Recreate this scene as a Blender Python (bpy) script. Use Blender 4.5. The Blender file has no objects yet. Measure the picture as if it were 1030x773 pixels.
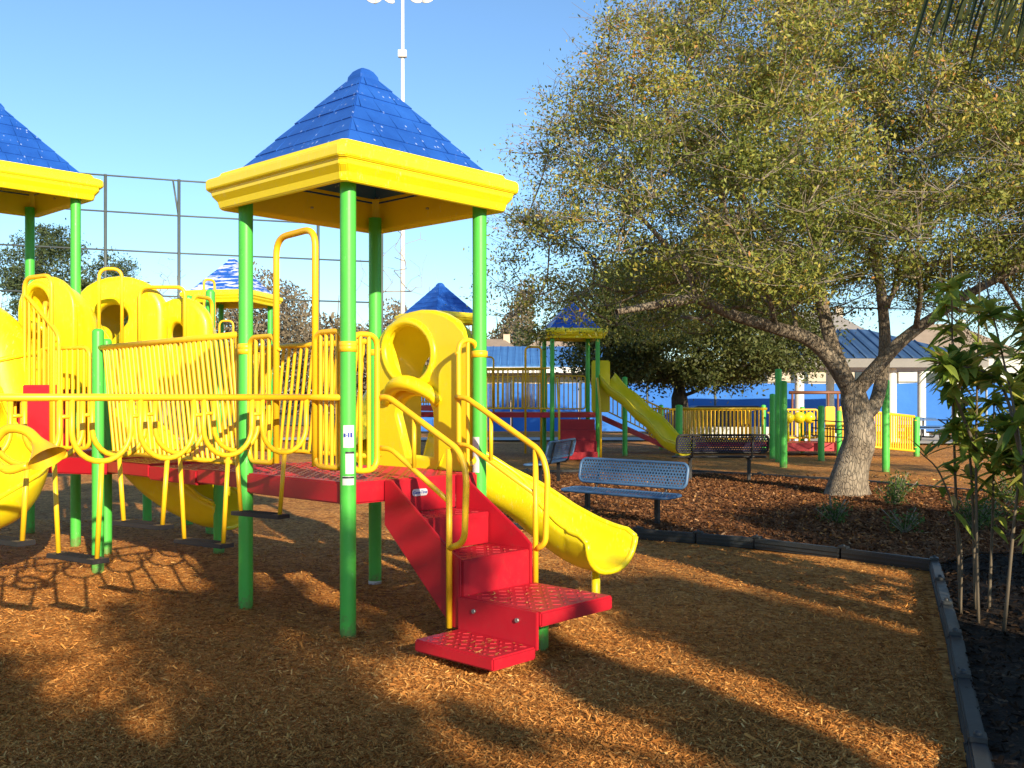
import bpy, bmesh, math, random
import numpy as np
from mathutils import Vector, Matrix

random.seed(7); RNG = np.random.default_rng(7)
scene = bpy.context.scene
COL = scene.collection
PI = math.pi
R = math.radians
V = Vector

# ------------------------------------------------------------------ mesh helpers
class MB:
    def __init__(s): s.v = []; s.f = []; s.sm = []; s.mi = []
    def add(s, vs, fs, smooth=False, mi=0):
        b = len(s.v); s.v.extend([tuple(p) for p in vs])
        for f in fs: s.f.append([i + b for i in f]); s.sm.append(smooth); s.mi.append(mi)
    def box(s, c, size, M=None, mi=0):
        hx, hy, hz = [k / 2 for k in size]
        vs = [V((x, y, z)) for z in (-hz, hz) for y in (-hy, hy) for x in (-hx, hx)]
        if M is not None: vs = [M @ p for p in vs]
        c = V(c); vs = [p + c for p in vs]
        s.add(vs, [(0, 2, 3, 1), (4, 5, 7, 6), (0, 1, 5, 4), (2, 6, 7, 3), (0, 4, 6, 2), (1, 3, 7, 5)], mi=mi)
    def prism(s, poly, z0, z1, mi=0):
        n = len(poly)
        a = sum(poly[i][0] * poly[(i + 1) % n][1] - poly[(i + 1) % n][0] * poly[i][1] for i in range(n))
        if a < 0: poly = poly[::-1]
        vs = [(p[0], p[1], z0) for p in poly] + [(p[0], p[1], z1) for p in poly]
        fs = [list(range(n))[::-1], [i + n for i in range(n)]] + [(i, (i + 1) % n, (i + 1) % n + n, i + n) for i in range(n)]
        s.add(vs, fs, mi=mi)
    def extrude(s, pts, d, mi=0):          # planar polygon (3D points) pushed along d
        n = len(pts); d = V(d); P = [V(p) for p in pts]
        vs = P + [p + d for p in P]
        fs = [list(range(n))[::-1], [i + n for i in range(n)]] + [(i, (i + 1) % n, (i + 1) % n + n, i + n) for i in range(n)]
        s.add(vs, fs, mi=mi)
    def tube(s, path, r, n=10, closed=False, cap=True, mi=0):
        P = [V(p) for p in path]; m = len(P)
        if m < 2: return
        rs = r if isinstance(r, (list, tuple)) else [r] * m
        T = []
        for i in range(m):
            if closed: t = P[(i + 1) % m] - P[i - 1]
            else: t = P[min(i + 1, m - 1)] - P[max(i - 1, 0)]
            T.append(t.normalized() if t.length > 1e-9 else V((0, 0, 1)))
        a = V((0, 0, 1)) if abs(T[0].z) < .9 else V((1, 0, 0))
        N = (a - T[0] * a.dot(T[0])).normalized(); vs = []; 
        for i in range(m):
            N = (N - T[i] * N.dot(T[i]))
            N = N.normalized() if N.length > 1e-6 else T[i].orthogonal().normalized()
            B = T[i].cross(N)
            for k in range(n):
                an = 2 * PI * k / n
                vs.append(P[i] + (N * math.cos(an) + B * math.sin(an)) * rs[i])
        fs = []
        for i in range(m if closed else m - 1):
            j = (i + 1) % m
            for k in range(n):
                fs.append((i * n + k, i * n + (k + 1) % n, j * n + (k + 1) % n, j * n + k))
        s.add(vs, fs, True, mi)
        if cap and not closed:
            b = len(s.v) - m * n
            s.f.append([b + k for k in range(n)][::-1]); s.sm.append(False); s.mi.append(mi)
            s.f.append([b + (m - 1) * n + k for k in range(n)]); s.sm.append(False); s.mi.append(mi)
    def lathe(s, prof, c=(0, 0, 0), n=20, mi=0):
        vs = []; fs = []; m = len(prof)
        for r, z in prof:
            for k in range(n):
                a = 2 * PI * k / n; vs.append((c[0] + r * math.cos(a), c[1] + r * math.sin(a), c[2] + z))
        for i in range(m - 1):
            for k in range(n): fs.append((i * n + k, i * n + (k + 1) % n, (i + 1) * n + (k + 1) % n, (i + 1) * n + k))
        s.add(vs, fs, True, mi)
    def build(s, name, mats, parent=None, bevel=0, label=None, loc=None, auto=False):
        me = bpy.data.meshes.new(name); me.from_pydata(s.v, [], s.f); me.update()
        me.polygons.foreach_set('use_smooth', s.sm); me.polygons.foreach_set('material_index', s.mi)
        for m in (mats if isinstance(mats, (list, tuple)) else [mats]): me.materials.append(m)
        if bevel:
            bm = bmesh.new(); bm.from_mesh(me); bmesh.ops.remove_doubles(bm, verts=bm.verts, dist=1e-5)
            ed = [e for e in bm.edges if len(e.link_faces) == 2 and e.calc_face_angle(0) > .5]
            bmesh.ops.bevel(bm, geom=ed, offset=bevel, segments=2, affect='EDGES', clamp_overlap=True)
            bm.to_mesh(me); bm.free()
        return link(name, me, parent, label, loc)

def link(name, me, parent=None, label=None, loc=None):
    o = bpy.data.objects.new(name, me); COL.objects.link(o)
    if loc is not None: o.location = loc
    if parent is not None:
        o.parent = parent
        if parent.type == 'EMPTY': o.matrix_parent_inverse = Matrix.Translation(-V(parent.get('_b', (0, 0, 0))))
    if label: o['label'] = label
    return o

def thing(name, label, cat, base=(0, 0, 0), group=None):
    o = bpy.data.objects.new(name, None); COL.objects.link(o); o.location = base; o.empty_display_size = .2
    o['_b'] = tuple(float(x) for x in base)
    o['label'] = label; o['category'] = cat
    if group: o['group'] = group
    return o
def tag(o, label, cat, group=None, kind=None):
    o['label'] = label; o['category'] = cat
    if group: o['group'] = group
    if kind: o['kind'] = kind
    return o
def struct(o, kind='structure'):
    o['kind'] = kind; return o
def dup(root, loc, rotz=0, label=None):
    def cp(o, par):
        c = o.copy(); COL.objects.link(c); c.parent = par
        for ch in [k for k in bpy.data.objects if k.parent == o]: cp(ch, c)
        return c
    r = cp(root, None); r.location = loc; r.rotation_euler = (0, 0, rotz)
    if label: r['label'] = label
    return r

def fillet(pts, r, seg=6, closed=False):
    P = [V(p) for p in pts]; out = []; n = len(P)
    for i in range(n):
        if not closed and (i == 0 or i == n - 1): out.append(P[i]); continue
        a, b, c = P[i - 1], P[i], P[(i + 1) % n]
        d1 = (a - b); d2 = (c - b); l = min(r, d1.length * .49, d2.length * .49)
        p = b + d1.normalized() * l; q = b + d2.normalized() * l
        for k in range(seg + 1):
            t = k / seg; out.append(p * (1 - t) ** 2 + b * 2 * t * (1 - t) + q * t * t)
    return out
def catmull(pts, m=8):
    P = [V(p) for p in pts]; P = [P[0] * 2 - P[1]] + P + [P[-1] * 2 - P[-2]]; out = []
    for i in range(1, len(P) - 2):
        for k in range(m):
            t = k / m
            out.append(.5 * ((2 * P[i]) + (-P[i - 1] + P[i + 1]) * t + (2 * P[i - 1] - 5 * P[i] + 4 * P[i + 1] - P[i + 2]) * t * t
                             + (-P[i - 1] + 3 * P[i] - 3 * P[i + 1] + P[i + 2]) * t ** 3))
    out.append(P[-2]); return out

def curve_mesh(data):
    o = bpy.data.objects.new('tmp', data); COL.objects.link(o)
    dg = bpy.context.evaluated_depsgraph_get(); me = bpy.data.meshes.new_from_object(o.evaluated_get(dg))
    vs = [v.co.copy() for v in me.vertices]; fs = [list(p.vertices) for p in me.polygons]
    bpy.data.objects.remove(o); bpy.data.curves.remove(data); bpy.data.meshes.remove(me)
    return vs, fs
def plate(mb, splines, origin, ex, ey, ez, ext=.02, bev=.02, smooth=True, mi=0):
    cu = bpy.data.curves.new('tmp', 'CURVE'); cu.dimensions = '2D'; cu.fill_mode = 'BOTH'
    cu.extrude = ext; cu.bevel_depth = bev; cu.bevel_resolution = 3
    for sp in splines:
        c = cu.splines.new('POLY'); c.points.add(len(sp) - 1); c.use_cyclic_u = True
        for i, (x, y) in enumerate(sp): c.points[i].co = (x, y, 0, 1)
    vs, fs = curve_mesh(cu); o = V(origin); ex, ey, ez = V(ex), V(ey), V(ez)
    mb.add([o + ex * p.x + ey * p.y + ez * p.z for p in vs], fs, smooth, mi)
def text(mb, body, origin, ex, ey, ez, size, ext=.0008, mi=0, align='CENTER', shear=0):
    cu = bpy.data.curves.new('tmp', 'FONT'); cu.body = body; cu.size = size; cu.extrude = ext; cu.shear = shear
    cu.align_x = align; cu.align_y = 'CENTER'; cu.offset = size * .012
    vs, fs = curve_mesh(cu); o = V(origin); ex, ey, ez = V(ex), V(ey), V(ez)
    mb.add([o + ex * p.x + ey * p.y + ez * p.z for p in vs], fs, False, mi)

# ------------------------------------------------------------------ materials
def newmat(name):
    m = bpy.data.materials.new(name); m.use_nodes = True; nt = m.node_tree
    b = nt.nodes['Principled BSDF']; return m, nt, b
def N(nt, t, **kw):
    n = nt.nodes.new(t)
    for k, v in kw.items():
        if hasattr(n, k): setattr(n, k, v)
    return n
def coord(nt, scale=(1, 1, 1), kind='Object'):
    tc = N(nt, 'ShaderNodeTexCoord'); mp = N(nt, 'ShaderNodeMapping'); mp.inputs['Scale'].default_value = scale
    nt.links.new(tc.outputs[kind], mp.inputs['Vector']); return mp.outputs['Vector']
def noise(nt, vec, scale, detail=4, rough=.55):
    n = N(nt, 'ShaderNodeTexNoise'); n.inputs['Scale'].default_value = scale; n.inputs['Detail'].default_value = detail
    n.inputs['Roughness'].default_value = rough; nt.links.new(vec, n.inputs['Vector']); return n.outputs['Fac']
def ramp(nt, fac, stops):
    r = N(nt, 'ShaderNodeValToRGB'); e = r.color_ramp.elements
    while len(e) < len(stops): e.new(.5)
    for i, (p, c) in enumerate(stops): e[i].position = p; e[i].color = (*c, 1)
    nt.links.new(fac, r.inputs['Fac']); return r.outputs['Color']
def bump(nt, b, h, strength=.3, dist=.01):
    n = N(nt, 'ShaderNodeBump'); n.inputs['Strength'].default_value = strength; n.inputs['Distance'].default_value = dist
    nt.links.new(h, n.inputs['Height']); nt.links.new(n.outputs['Normal'], b.inputs['Normal'])
def mixc(nt, fac, a, b, mode='MIX'):
    m = N(nt, 'ShaderNodeMix'); m.data_type = 'RGBA'; m.blend_type = mode
    for s, x in ((0, fac), (6, a), (7, b)):
        if isinstance(x, (int, float)): m.inputs[s].default_value = x
        elif isinstance(x, tuple): m.inputs[s].default_value = (*x, 1)
        else: nt.links.new(x, m.inputs[s])
    return m.outputs[2]
def paint(name, col, rough=.4, var=.12, dirt=.25, dirtcol=(.10, .08, .05), spec=.5, grain=0, coat=0):
    m, nt, b = newmat(name); vec = coord(nt)
    n1 = noise(nt, vec, 2.3, 5); n2 = noise(nt, vec, 19, 6, .7)
    lo = tuple(c * (1 - var) for c in col); hi = tuple(min(1, c * (1 + var)) for c in col)
    base = ramp(nt, n1, [(.3, lo), (.7, hi)])
    msk = ramp(nt, n2, [(.56, (0, 0, 0)), (.78, (dirt,) * 3)])
    c = mixc(nt, msk, base, dirtcol); nt.links.new(c, b.inputs['Base Color'])
    rr = N(nt, 'ShaderNodeMapRange'); rr.inputs['To Min'].default_value = rough - .08; rr.inputs['To Max'].default_value = rough + .15
    nt.links.new(n2, rr.inputs['Value']); nt.links.new(rr.outputs['Result'], b.inputs['Roughness'])
    b.inputs['Specular IOR Level'].default_value = spec; b.inputs['Coat Weight'].default_value = coat
    bump(nt, b, noise(nt, vec, 160 if grain else 40, 3), .15 if grain else .06, .004)
    return m
YEL = paint('yellow_plastic', (.90, .72, .010), .33, .04, .10, (.35, .22, .05), coat=.15)
YTUBE = paint('yellow_tube_paint', (.86, .50, .015), .36, .06, .15, (.3, .15, .04))
GRN = paint('green_post_paint', (.075, .50, .065), .38, .08, .15, (.05, .10, .04))
REDP = paint('red_coated_deck', (.43, .007, .020), .42, .10, .30, (.16, .05, .04), grain=1)
BLACKP = paint('black_step_rubber', (.022, .02, .022), .5, .2, .3, (.12, .09, .06))
STEEL = paint('galvanised_steel', (.38, .38, .38), .4, .1, .2); STEEL.node_tree.nodes['Principled BSDF'].inputs['Metallic'].default_value = .8
WHITE = paint('white_paint', (.75, .75, .72), .5, .04, .12, (.4, .36, .3))
STICK = paint('sticker_white', (.62, .64, .66), .4, .03, .1); STICKB = paint('sticker_blue', (.02, .05, .35), .4); STICKK = paint('sticker_black', (.02, .02, .03), .4)
GREY = paint('dark_green_grey_pipe', (.07, .09, .09), .5)
TAN = paint('tan_stucco', (.5, .42, .32), .8, .06, .1); CONC = paint('concrete', (.45, .42, .37), .85, .1, .2, grain=1)
DKBL = paint('dark_blue_metal', (.012, .02, .07), .45)
PALE = paint('pale_block', (.55, .55, .52), .8, .08, .2)

def soil_splash(m):
    nt = m.node_tree; b = nt.nodes['Principled BSDF']; src = b.inputs['Base Color'].links[0].from_socket
    tc = N(nt, 'ShaderNodeTexCoord'); sx = N(nt, 'ShaderNodeSeparateXYZ'); nt.links.new(tc.outputs['Object'], sx.inputs[0])
    nz = noise(nt, tc.outputs['Object'], 22, 5, .7); a = N(nt, 'ShaderNodeMath', operation='MULTIPLY_ADD'); nt.links.new(nz, a.inputs[0]); a.inputs[1].default_value = .45; nt.links.new(sx.outputs['Z'], a.inputs[2])
    nt.links.new(mixc(nt, ramp(nt, a.outputs[0], [(.24, (.6, .6, .6)), (.34, (0, 0, 0))]), src, (.16, .10, .05)), b.inputs['Base Color'])
    sc_ = noise(nt, coord(nt, (1, 1, .25)), 45, 3, .8)
    nt.links.new(mixc(nt, ramp(nt, sc_, [(.66, (0, 0, 0)), (.72, (.35, .35, .35))]), b.inputs['Base Color'].links[0].from_socket, (.5, .6, .5)), b.inputs['Base Color'])
soil_splash(GRN)
def scuff(m, col, lo=.64, amt=.35):
    nt = m.node_tree; b = nt.nodes['Principled BSDF']; src = b.inputs['Base Color'].links[0].from_socket
    n1 = noise(nt, coord(nt, (9, 2, 2)), 7, 6, .75); n2 = noise(nt, coord(nt, (1, 1, 1)), 1.6, 3)
    f = mixc(nt, 1.0, ramp(nt, n1, [(lo, (0, 0, 0)), (lo + .08, (amt,) * 3)]), ramp(nt, n2, [(.42, (0, 0, 0)), (.6, (1, 1, 1))]), 'MULTIPLY')
    nt.links.new(mixc(nt, f, src, col), b.inputs['Base Color'])
scuff(YEL, (.95, .85, .45), .58, .4); scuff(YEL, (.45, .28, .05), .62, .4); scuff(REDP, (.40, .06, .05), .60, .35); scuff(YTUBE, (.45, .22, .05), .6, .5)
def roof_mat():
    m, nt, b = newmat('blue_roof_plastic'); vec = coord(nt)
    base = ramp(nt, noise(nt, vec, 3, 5), [(.3, (.012, .075, .36)), (.7, (.022, .12, .50))])
    vo = N(nt, 'ShaderNodeTexVoronoi'); vo.inputs['Scale'].default_value = 13
    nt.links.new(coord(nt, (1.5, 1.5, .5)), vo.inputs['Vector'])
    fl = ramp(nt, vo.outputs['Distance'], [(.06, (1, 1, 1)), (.20, (0, 0, 0))])
    n2 = ramp(nt, noise(nt, vec, 5, 2), [(.47, (0, 0, 0)), (.54, (1, 1, 1))])
    c = mixc(nt, mixc(nt, 1.0, fl, n2, 'MULTIPLY'), base, (.36, .48, .78))
    nt.links.new(c, b.inputs['Base Color']); b.inputs['Roughness'].default_value = .38
    bump(nt, b, noise(nt, vec, 30, 4), .15, .006); return m
ROOF = roof_mat()
def worn_roof_mat():
    m, nt, b = newmat('sun_bleached_blue_roof')
    n = noise(nt, coord(nt, (1.2, 1.2, 9)), 2.2, 4, .6)
    c = ramp(nt, n, [(.50, (.02, .11, .48)), (.56, (.55, .62, .85))])
    nt.links.new(c, b.inputs['Base Color']); b.inputs['Roughness'].default_value = .45; return m
ROOFW = worn_roof_mat()
def metal_roof(name, c1, c2, scale):
    m, nt, b = newmat(name); 
    w = N(nt, 'ShaderNodeTexWave'); w.bands_direction = 'X'; w.inputs['Scale'].default_value = scale; w.inputs['Distortion'].default_value = 0
    nt.links.new(coord(nt), w.inputs['Vector'])
    nt.links.new(ramp(nt, noise(nt, coord(nt), 1.5, 5), [(.3, c1), (.7, c2)]), b.inputs['Base Color'])
    b.inputs['Roughness'].default_value = .4; b.inputs['Metallic'].default_value = .3; bump(nt, b, w.outputs['Fac'], .6, .05); return m
BROOF = metal_roof('blue_standing_seam', (.06, .19, .46), (.09, .26, .56), 1.0)
PROOF = metal_roof('slate_blue_standing_seam', (.045, .10, .20), (.07, .14, .27), 1.0)
def fabric_mat():
    m, nt, b = newmat('blue_windscreen'); vec = coord(nt)
    c = ramp(nt, noise(nt, coord(nt, (1, 1, .35)), .5, 6), [(.3, (.012, .13, .50)), (.7, (.03, .18, .60))])
    nt.links.new(c, b.inputs['Base Color']); b.inputs['Roughness'].default_value = .75
    bump(nt, b, noise(nt, vec, 2, 4), .6, .05); return m
SCREEN = fabric_mat()
def perf_mat(name, col, period=.048, hole=.33):
    m, nt, b = newmat(name)
    tc = N(nt, 'ShaderNodeTexCoord'); sx = N(nt, 'ShaderNodeSeparateXYZ'); nt.links.new(tc.outputs['Object'], sx.inputs[0])
    def M(op, a, bb=None, c=None):
        n = N(nt, 'ShaderNodeMath', operation=op)
        for i, x in enumerate((a, bb, c)):
            if x is None: continue
            if isinstance(x, (int, float)): n.inputs[i].default_value = x
            else: nt.links.new(x, n.inputs[i])
        return n.outputs[0]
    yz = M('ADD', sx.outputs['Y'], sx.outputs['Z'])
    row = M('FLOOR', M('DIVIDE', yz, period)); off = M('MULTIPLY', M('MODULO', M('ABSOLUTE', row), 2), .5)
    fx = M('SUBTRACT', M('FRACT', M('ADD', M('DIVIDE', sx.outputs['X'], period), off)), .5)
    fy = M('SUBTRACT', M('FRACT', M('DIVIDE', yz, period)), .5)
    d = M('SQRT', M('ADD', M('MULTIPLY', fx, fx), M('MULTIPLY', fy, fy)))
    solid = M('GREATER_THAN', d, hole); nt.links.new(solid, b.inputs['Alpha'])
    b.inputs['Base Color'].default_value = (*col, 1); b.inputs['Roughness'].default_value = .4
    bump(nt, b, noise(nt, tc.outputs['Object'], 50), .1, .004); return m
BENCHP = perf_mat('blue_grey_perforated_coating', (.07, .155, .30)); BENCHS = paint('blue_grey_coating', (.07, .155, .30), .4, .08, .1)
BENCHD = perf_mat('shade_toned_perforated_coating', (.03, .03, .07)); DARKM = paint('black_bench_frame', (.015, .015, .018), .45)  # BENCHD: shade on the bench seen from behind is put into its dark colour

def ground_mat(name, stops, chip=26, bumps=.9):
    m, nt, b = newmat(name); vec = coord(nt)
    # wood chips: warped, stretched voronoi cells in two directions
    wn = N(nt, 'ShaderNodeTexNoise'); wn.inputs['Scale'].default_value = 3.5; nt.links.new(vec, wn.inputs['Vector'])
    va = N(nt, 'ShaderNodeVectorMath', operation='MULTIPLY_ADD'); va.inputs[1].default_value = (.5, .5, .5)
    nt.links.new(wn.outputs['Color'], va.inputs[0]); nt.links.new(vec, va.inputs[2])
    def vor(sc, rot):
        mp = N(nt, 'ShaderNodeMapping'); mp.inputs['Scale'].default_value = sc; mp.inputs['Rotation'].default_value = (0, 0, rot)
        nt.links.new(va.outputs[0], mp.inputs['Vector'])
        v = N(nt, 'ShaderNodeTexVoronoi'); v.inputs['Scale'].default_value = chip; nt.links.new(mp.outputs[0], v.inputs['Vector']); return v
    v1 = vor((1, .32, 1), .5); v2 = vor((.3, 1, 1), -.3)
    s1 = N(nt, 'ShaderNodeSeparateColor'); nt.links.new(v1.outputs['Color'], s1.inputs[0])
    s2 = N(nt, 'ShaderNodeSeparateColor'); nt.links.new(v2.outputs['Color'], s2.inputs[0])
    av = N(nt, 'ShaderNodeMath', operation='ADD'); nt.links.new(s1.outputs[0], av.inputs[0]); nt.links.new(s2.outputs[1], av.inputs[1])
    hf = N(nt, 'ShaderNodeMath', operation='MULTIPLY'); nt.links.new(av.outputs[0], hf.inputs[0]); hf.inputs[1].default_value = .5
    c = ramp(nt, hf.outputs[0], stops)
    big = ramp(nt, noise(nt, vec, .7, 6), [(.3, (.72, .72, .72)), (.7, (1.15, 1.12, 1.08))])
    c = mixc(nt, 1.0, c, big, 'MULTIPLY'); nt.links.new(c, b.inputs['Base Color'])
    b.inputs['Roughness'].default_value = .85; b.inputs['Specular IOR Level'].default_value = .2
    hh = N(nt, 'ShaderNodeMath', operation='ADD'); nt.links.new(hf.outputs[0], hh.inputs[0]); nt.links.new(noise(nt, vec, 60, 4), hh.inputs[1])
    bump(nt, b, hh.outputs[0], bumps, .03); return m
MULCH = ground_mat('orange_wood_mulch', [(.1, (.20, .062, .010)), (.4, (.48, .195, .042)), (.62, (.64, .285, .07)), (.9, (.80, .42, .12))], 34)
BEDM = ground_mat('red_brown_bark_mulch', [(.1, (.05, .022, .010)), (.45, (.17, .072, .028)), (.7, (.26, .12, .045)), (.93, (.44, .24, .12))], 26)
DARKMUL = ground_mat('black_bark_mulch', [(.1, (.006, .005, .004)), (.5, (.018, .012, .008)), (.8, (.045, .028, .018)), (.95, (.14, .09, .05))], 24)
def chip_mat():
    m, nt, b = newmat('wood_chip'); at = N(nt, 'ShaderNodeAttribute'); at.attribute_name = 'tint'
    c = ramp(nt, at.outputs['Fac'], [(0, (.14, .042, .008)), (.4, (.46, .185, .042)), (.75, (.66, .31, .08)), (1, (.85, .53, .19))])
    nt.links.new(c, b.inputs['Base Color']); b.inputs['Roughness'].default_value = .9; b.inputs['Specular IOR Level'].default_value = .12; return m
CHIP = chip_mat()
def grass_mat():
    m, nt, b = newmat('dry_grass'); vec = coord(nt)
    nt.links.new(ramp(nt, noise(nt, vec, .3, 8), [(.3, (.07, .09, .03)), (.7, (.20, .18, .08))]), b.inputs['Base Color'])
    b.inputs['Roughness'].default_value = .9; bump(nt, b, noise(nt, vec, 20), .8, .05); return m
GRASS = grass_mat()
def bark_mat(name, c1, c2, c3):
    m, nt, b = newmat(name)
    v = coord(nt, (1, 1, .3)); n = noise(nt, v, 16, 8, .7); n2 = noise(nt, coord(nt), 3, 4)
    c = mixc(nt, ramp(nt, n2, [(.45, (0, 0, 0)), (.65, (.6, .6, .6))]), ramp(nt, n, [(.3, c1), (.6, c2)]), c3)
    nt.links.new(c, b.inputs['Base Color']); b.inputs['Roughness'].default_value = .9; 
    vo = N(nt, 'ShaderNodeTexVoronoi'); vo.feature = 'DISTANCE_TO_EDGE'; vo.inputs['Scale'].default_value = 22
    dv = N(nt, 'ShaderNodeVectorMath', operation='MULTIPLY_ADD'); dv.inputs[1].default_value = (.12, .12, .12)
    nn = N(nt, 'ShaderNodeTexNoise'); nn.inputs['Scale'].default_value = 9; nt.links.new(v, nn.inputs['Vector']); nt.links.new(nn.outputs['Color'], dv.inputs[0]); nt.links.new(coord(nt, (1, 1, .38)), dv.inputs[2]); nt.links.new(dv.outputs[0], vo.inputs['Vector'])
    crk = ramp(nt, vo.outputs['Distance'], [(.0, (.25, .25, .25)), (.12, (1, 1, 1))])
    nt.links.new(mixc(nt, .45, c, crk, 'MULTIPLY'), b.inputs['Base Color'])
    ad = N(nt, 'ShaderNodeMath', operation='ADD'); nt.links.new(n, ad.inputs[0]); nt.links.new(crk, ad.inputs[1]); bump(nt, b, ad.outputs[0], .8, .03); return m
BARK = bark_mat('grey_oak_bark', (.09, .07, .05), (.30, .24, .175), (.40, .34, .26)); BARKD = bark_mat('dark_bark', (.03, .024, .02), (.09, .07, .055), (.12, .1, .08))
def leaf_mat(name, stops, rough=.5, trans=.35):
    m, nt, b = newmat(name); at = N(nt, 'ShaderNodeAttribute'); at.attribute_name = 'tint'
    c = ramp(nt, at.outputs['Fac'], stops); nt.links.new(c, b.inputs['Base Color']); b.inputs['Roughness'].default_value = rough
    b.inputs['Specular IOR Level'].default_value = .35
    tr = N(nt, 'ShaderNodeBsdfTranslucent'); nt.links.new(c, tr.inputs['Color'])
    mx = N(nt, 'ShaderNodeMixShader'); mx.inputs[0].default_value = trans
    nt.links.new(b.outputs[0], mx.inputs[1]); nt.links.new(tr.outputs[0], mx.inputs[2])
    nt.links.new(mx.outputs[0], nt.nodes['Material Output'].inputs['Surface']); return m
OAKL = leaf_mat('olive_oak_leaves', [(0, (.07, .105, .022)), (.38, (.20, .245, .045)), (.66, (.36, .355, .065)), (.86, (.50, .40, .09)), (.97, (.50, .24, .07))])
DKL = leaf_mat('dark_evergreen_leaves', [(0, (.025, .04, .012)), (.6, (.07, .095, .03)), (1, (.17, .18, .06))])
PINEL = leaf_mat('pine_needles', [(0, (.04, .07, .03)), (.6, (.09, .13, .05)), (1, (.17, .18, .08))])
WOODL = leaf_mat('winter_woods', [(0, (.10, .085, .05)), (.5, (.20, .16, .10)), (1, (.30, .24, .17))], .9, .2)
BIGL = leaf_mat('glossy_loquat_leaves', [(0, (.06, .12, .02)), (.4, (.20, .31, .05)), (.75, (.46, .52, .10)), (1, (.60, .42, .14))], .32, .45)
SHRL = leaf_mat('shrub_leaves', [(0, (.03, .07, .015)), (1, (.12, .20, .04))])
TWIG = paint('grey_twigs', (.26, .22, .17), .8)

# ------------------------------------------------------------------ leaves / trees
def face_mesh(name, verts, nper, mat, parent=None, tint=None, smooth=False):
    """verts: (n, nper, 3) array, one polygon each"""
    n = verts.shape[0]; me = bpy.data.meshes.new(name)
    me.vertices.add(n * nper); me.vertices.foreach_set('co', verts.reshape(-1).astype(np.float32))
    me.loops.add(n * nper); me.loops.foreach_set('vertex_index', np.arange(n * nper, dtype=np.int32))
    me.polygons.add(n); me.polygons.foreach_set('loop_start', np.arange(0, n * nper, nper, dtype=np.int32))
    me.polygons.foreach_set('loop_total', np.full(n, nper, dtype=np.int32)); me.update(calc_edges=True)
    if tint is not None:
        a = me.attributes.new('tint', 'FLOAT', 'FACE'); a.data.foreach_set('value', tint.astype(np.float32))
    me.materials.append(mat); return link(name, me, parent)
def unit(a): return a / np.maximum(np.linalg.norm(a, axis=-1, keepdims=True), 1e-9)
def leaves(name, C, size, mat, parent=None, aspect=.45, droop=.0, tint=None, bias=None):
    n = len(C); d = RNG.normal(size=(n, 3)); d[:, 2] -= droop
    if bias is not None: d += bias
    d = unit(d); s = unit(np.cross(d, RNG.normal(size=(n, 3))))
    L = size * RNG.uniform(.6, 1.35, (n, 1)); Wd = L * aspect * RNG.uniform(.7, 1.2, (n, 1))
    verts = np.stack([C - d * L * .5, C + s * Wd * .5 - d * L * .05, C + d * L * .5, C - s * Wd * .5 - d * L * .05], 1)
    if tint is None: tint = RNG.beta(2, 2.2, n)
    return face_mesh(name, verts, 4, mat, parent, tint)

class Skel:
    def __init__(s): s.p = []; s.par = []; s.r0 = []
    def node(s, p, par, r=0): s.p.append(V(p)); s.par.append(par); s.r0.append(r); return len(s.p) - 1
    def limb(s, pts, par, ra, rb, m=5):
        P = catmull(pts, m); last = par; k = len(P)
        for i, p in enumerate(P[(0 if par < 0 else 1):]):
            last = s.node(p, last, ra + (rb - ra) * i / max(1, k - 1))
        return last
    def reach(s, targets, step=.35, wob=.06, rt=.007, expo=2.4, gravity=0):
        ends = []; n0 = len(s.p)
        A = np.array([tuple(p) for p in s.p])
        root = A[0]
        order = np.argsort([np.linalg.norm(t - root) for t in targets])
        pts = [a for a in A]
        depth = [0] * len(s.p)
        for oi in order:
            t = targets[oi]; arr = np.array(pts)
            d = np.linalg.norm(arr - t, axis=1) + .12 * np.linalg.norm(arr - root, axis=1) * 0
            # prefer nodes that lie inward of the target
            inw = np.linalg.norm(arr - root, axis=1) > np.linalg.norm(t - root)
            d = d + inw * 2.0
            j = int(np.argmin(d)); a = V(arr[j]); b = V(t); L = (b - a).length; k = max(1, int(L / step)); last = j
            mid = V(RNG.normal(size=3)) * L * .10 + V((0, 0, L * .06))
            for i in range(1, k + 1):
                f = i / k; p = a.lerp(b, f) + mid * (4 * f * (1 - f)) + V(RNG.normal(size=3)) * wob * (f < 1)
                last = s.node(p, last, 0); pts.append(np.array(tuple(p)))
            ends.append(last)
        # pipe model radii
        n = len(s.p); acc = [0.0] * n
        for i in range(n - 1, -1, -1):
            if acc[i] == 0: acc[i] = rt ** expo
            if s.par[i] >= 0: acc[s.par[i]] += acc[i]
        s.r = [max(s.r0[i], min(acc[i] ** (1 / expo), .9 if s.r0[i] == 0 else s.r0[i])) if s.r0[i] else acc[i] ** (1 / expo) for i in range(n)]
        for i in range(n):
            if s.par[i] >= 0: s.r[i] = min(s.r[i], s.r[s.par[i]])
        return ends
    def mesh(s, mb, minr=.004, sides=(12, 6, 4)):
        kids = {}
        for i, p in enumerate(s.par): kids.setdefault(p, []).append(i)
        starts = [(-1, i) for i in kids.get(-1, [])]
        while starts:
            par, i = starts.pop(); path = []; rs = []
            if par >= 0: path.append(s.p[par]); rs.append(min(s.r[par], s.r[i] * 1.25))
            while True:
                path.append(s.p[i]); rs.append(s.r[i]); ks = kids.get(i, [])
                if not ks: break
                ks = sorted(ks, key=lambda k: -s.r[k])
                for k in ks[1:]: starts.append((i, k))
                i = ks[0]
            if len(path) > 1:
                m = max(rs); sd = sides[0] if m > .09 else (sides[1] if m > .02 else sides[2])
                mb.tube(path, rs, sd, cap=False)

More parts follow.
